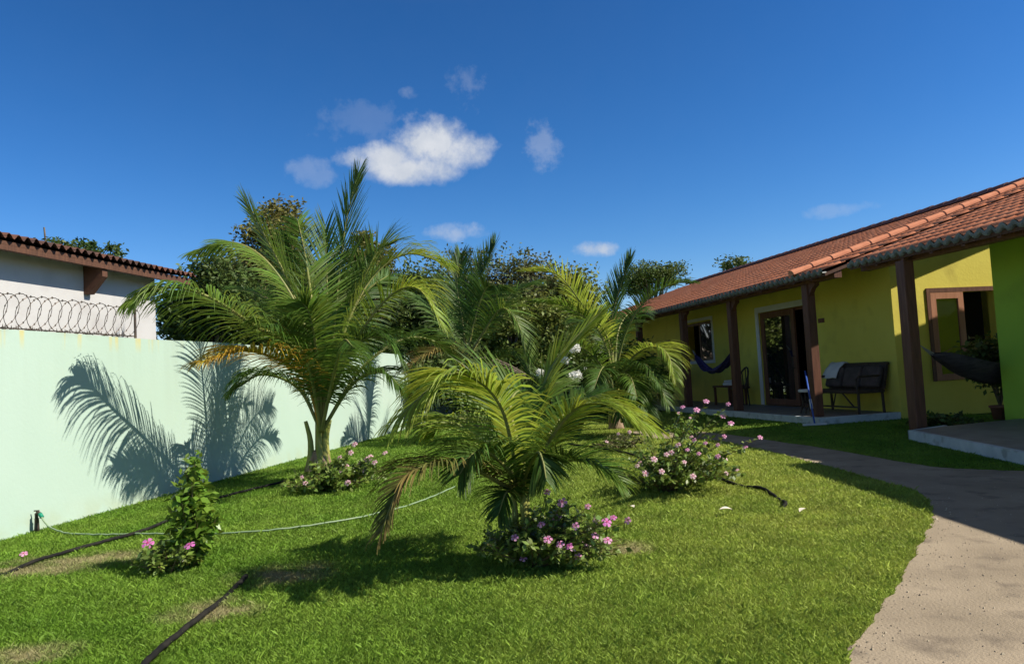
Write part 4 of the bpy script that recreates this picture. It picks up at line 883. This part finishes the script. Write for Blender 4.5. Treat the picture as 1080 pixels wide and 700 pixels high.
for k, (x, y, lab) in enumerate(((766, 544, 'whitish dry leaf on the lawn nearest the end of the black hose'), (666, 541, 'whitish dry leaf on the lawn below the sprawling bush'), (848, 545, 'whitish dry leaf on the lawn closest to the path shadow'))):
    b = MB(); c = gnd(x, y)+V(0, 0, .042)
    for i in range(9):
        t = i/8; w = .026*math.sin(math.pi*t)+.001; b.v += [(-.05+t*.1, -w, .016*math.sin(3*t)+.008), (-.05+t*.1, 0, .016*math.sin(3*t)), (-.05+t*.1, w, .016*math.sin(3*t)+.008)]
    for i in range(8): q = i*3; b.f += [(q, q+1, q+4, q+3), (q+1, q+2, q+5, q+4)]
    o = b.build('dry_leaf', M['dry_leaf'], None, True, loc=c); o.rotation_euler = (.1, .1, k*1.9); tag(o, lab, 'leaf', 'dry leaves on the lawn')

def grit():
    rng = np.random.default_rng(9); n = 5200; out = []
    x = rng.uniform(.5, 6, n*4); y = np.exp(rng.uniform(math.log(2.4), math.log(11), n*4))
    k = inside(PATH, x, y); k2 = inside(PATH, x-.12, y+.05); edge = k & ~k2
    sel = np.where(edge | (k & (rng.random(n*4) < .22)))[0][:n]; x, y = x[sel], y[sel]; n = len(x)
    r = rng.uniform(.0015, .006, n)*np.where(rng.random(n) < .06, 1.8, 1); a = rng.uniform(0, 6.28, n)
    base = np.array([(1, 0, -.2), (-.4, .9, -.2), (-.5, -.85, -.2), (0, 0, .75)]); F = [(0, 1, 3), (1, 2, 3), (2, 0, 3)]
    v = []
    for f in F:
        for q in f:
            bx, by, bz = base[q]; v.append(np.c_[x+(bx*np.cos(a)-by*np.sin(a))*r, y+(bx*np.sin(a)+by*np.cos(a))*r, .005+(bz+.2)*r])
    V_ = np.stack(v, 1).reshape(-1, 3)
    o = np_mesh('gravel', V_, 3, np.repeat(rng.random(n), 3), mat('loose_grit', (.34, .28, .2), (.5, .42, .32), .9, 30, rnd=.35)); struct(o, 'stuff'); o['label'] = 'loose grit scattered on the sandy path'
grit()

# ---------------------------------------------------------------- grass blades
def grass():
    rng = np.random.default_rng(5); X, Y = [], []
    N = 1100000
    lo, hi = math.log(2.2), math.log(19)
    y = np.exp(rng.uniform(lo, hi, N)); x = rng.uniform(-.80, .80, N)*y
    ok = (x > -4.37+.155*(y-6.29)+.01) & ~inside(PATH, x, y)
    u = (x-HO.x)*HN.x+(y-HO.y)*HN.y; v = (x-HO.x)*HE.x+(y-HO.y)*HE.y
    ok &= ~((u > .02) & (v > VC)) & ~inside([V(a, c, 0) for a, c in [(-.52, -3.17), (-1.6, -6.6), (9, -6.6), (9, -2.7), (.3, -2.85)]], u, v) & (u < 3)
    # thin on the worn patches
    f = np.zeros(len(x))
    for (px, py, r, s) in WORN:
        q = gnd(px, py); d = np.hypot((x-q.x)/r, (y-q.y)/(r*s)); f = np.maximum(f, np.clip(1.1-d, 0, 1))
    ok &= rng.random(len(x)) > f*.75
    x, y = x[ok], y[ok]; n = len(x)
    sc = np.clip(y/4.5, .8, 2.6); h = rng.uniform(.007, .021, n)*(1+.25*(y/8)); h *= np.where(rng.random(n) < .025, 1.9, 1); w = rng.uniform(.0014, .0028, n)*sc
    a = rng.uniform(0, 6.283, n); ln = rng.uniform(.3, 1.3, n)*h; b = rng.uniform(0, 6.283, n)
    v = np.zeros((n, 4, 3)); ca, sa = np.cos(a), np.sin(a)
    v[:, 0] = np.c_[x-ca*w, y-sa*w, np.zeros(n)]; v[:, 1] = np.c_[x+ca*w, y+sa*w, np.zeros(n)]
    v[:, 2] = np.c_[x+np.cos(b)*ln*.4+ca*w*.7, y+np.sin(b)*ln*.4+sa*w*.7, h*.65]; v[:, 3] = np.c_[x+np.cos(b)*ln, y+np.sin(b)*ln, h]
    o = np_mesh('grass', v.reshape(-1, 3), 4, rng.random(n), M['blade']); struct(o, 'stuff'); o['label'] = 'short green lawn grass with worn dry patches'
grass()
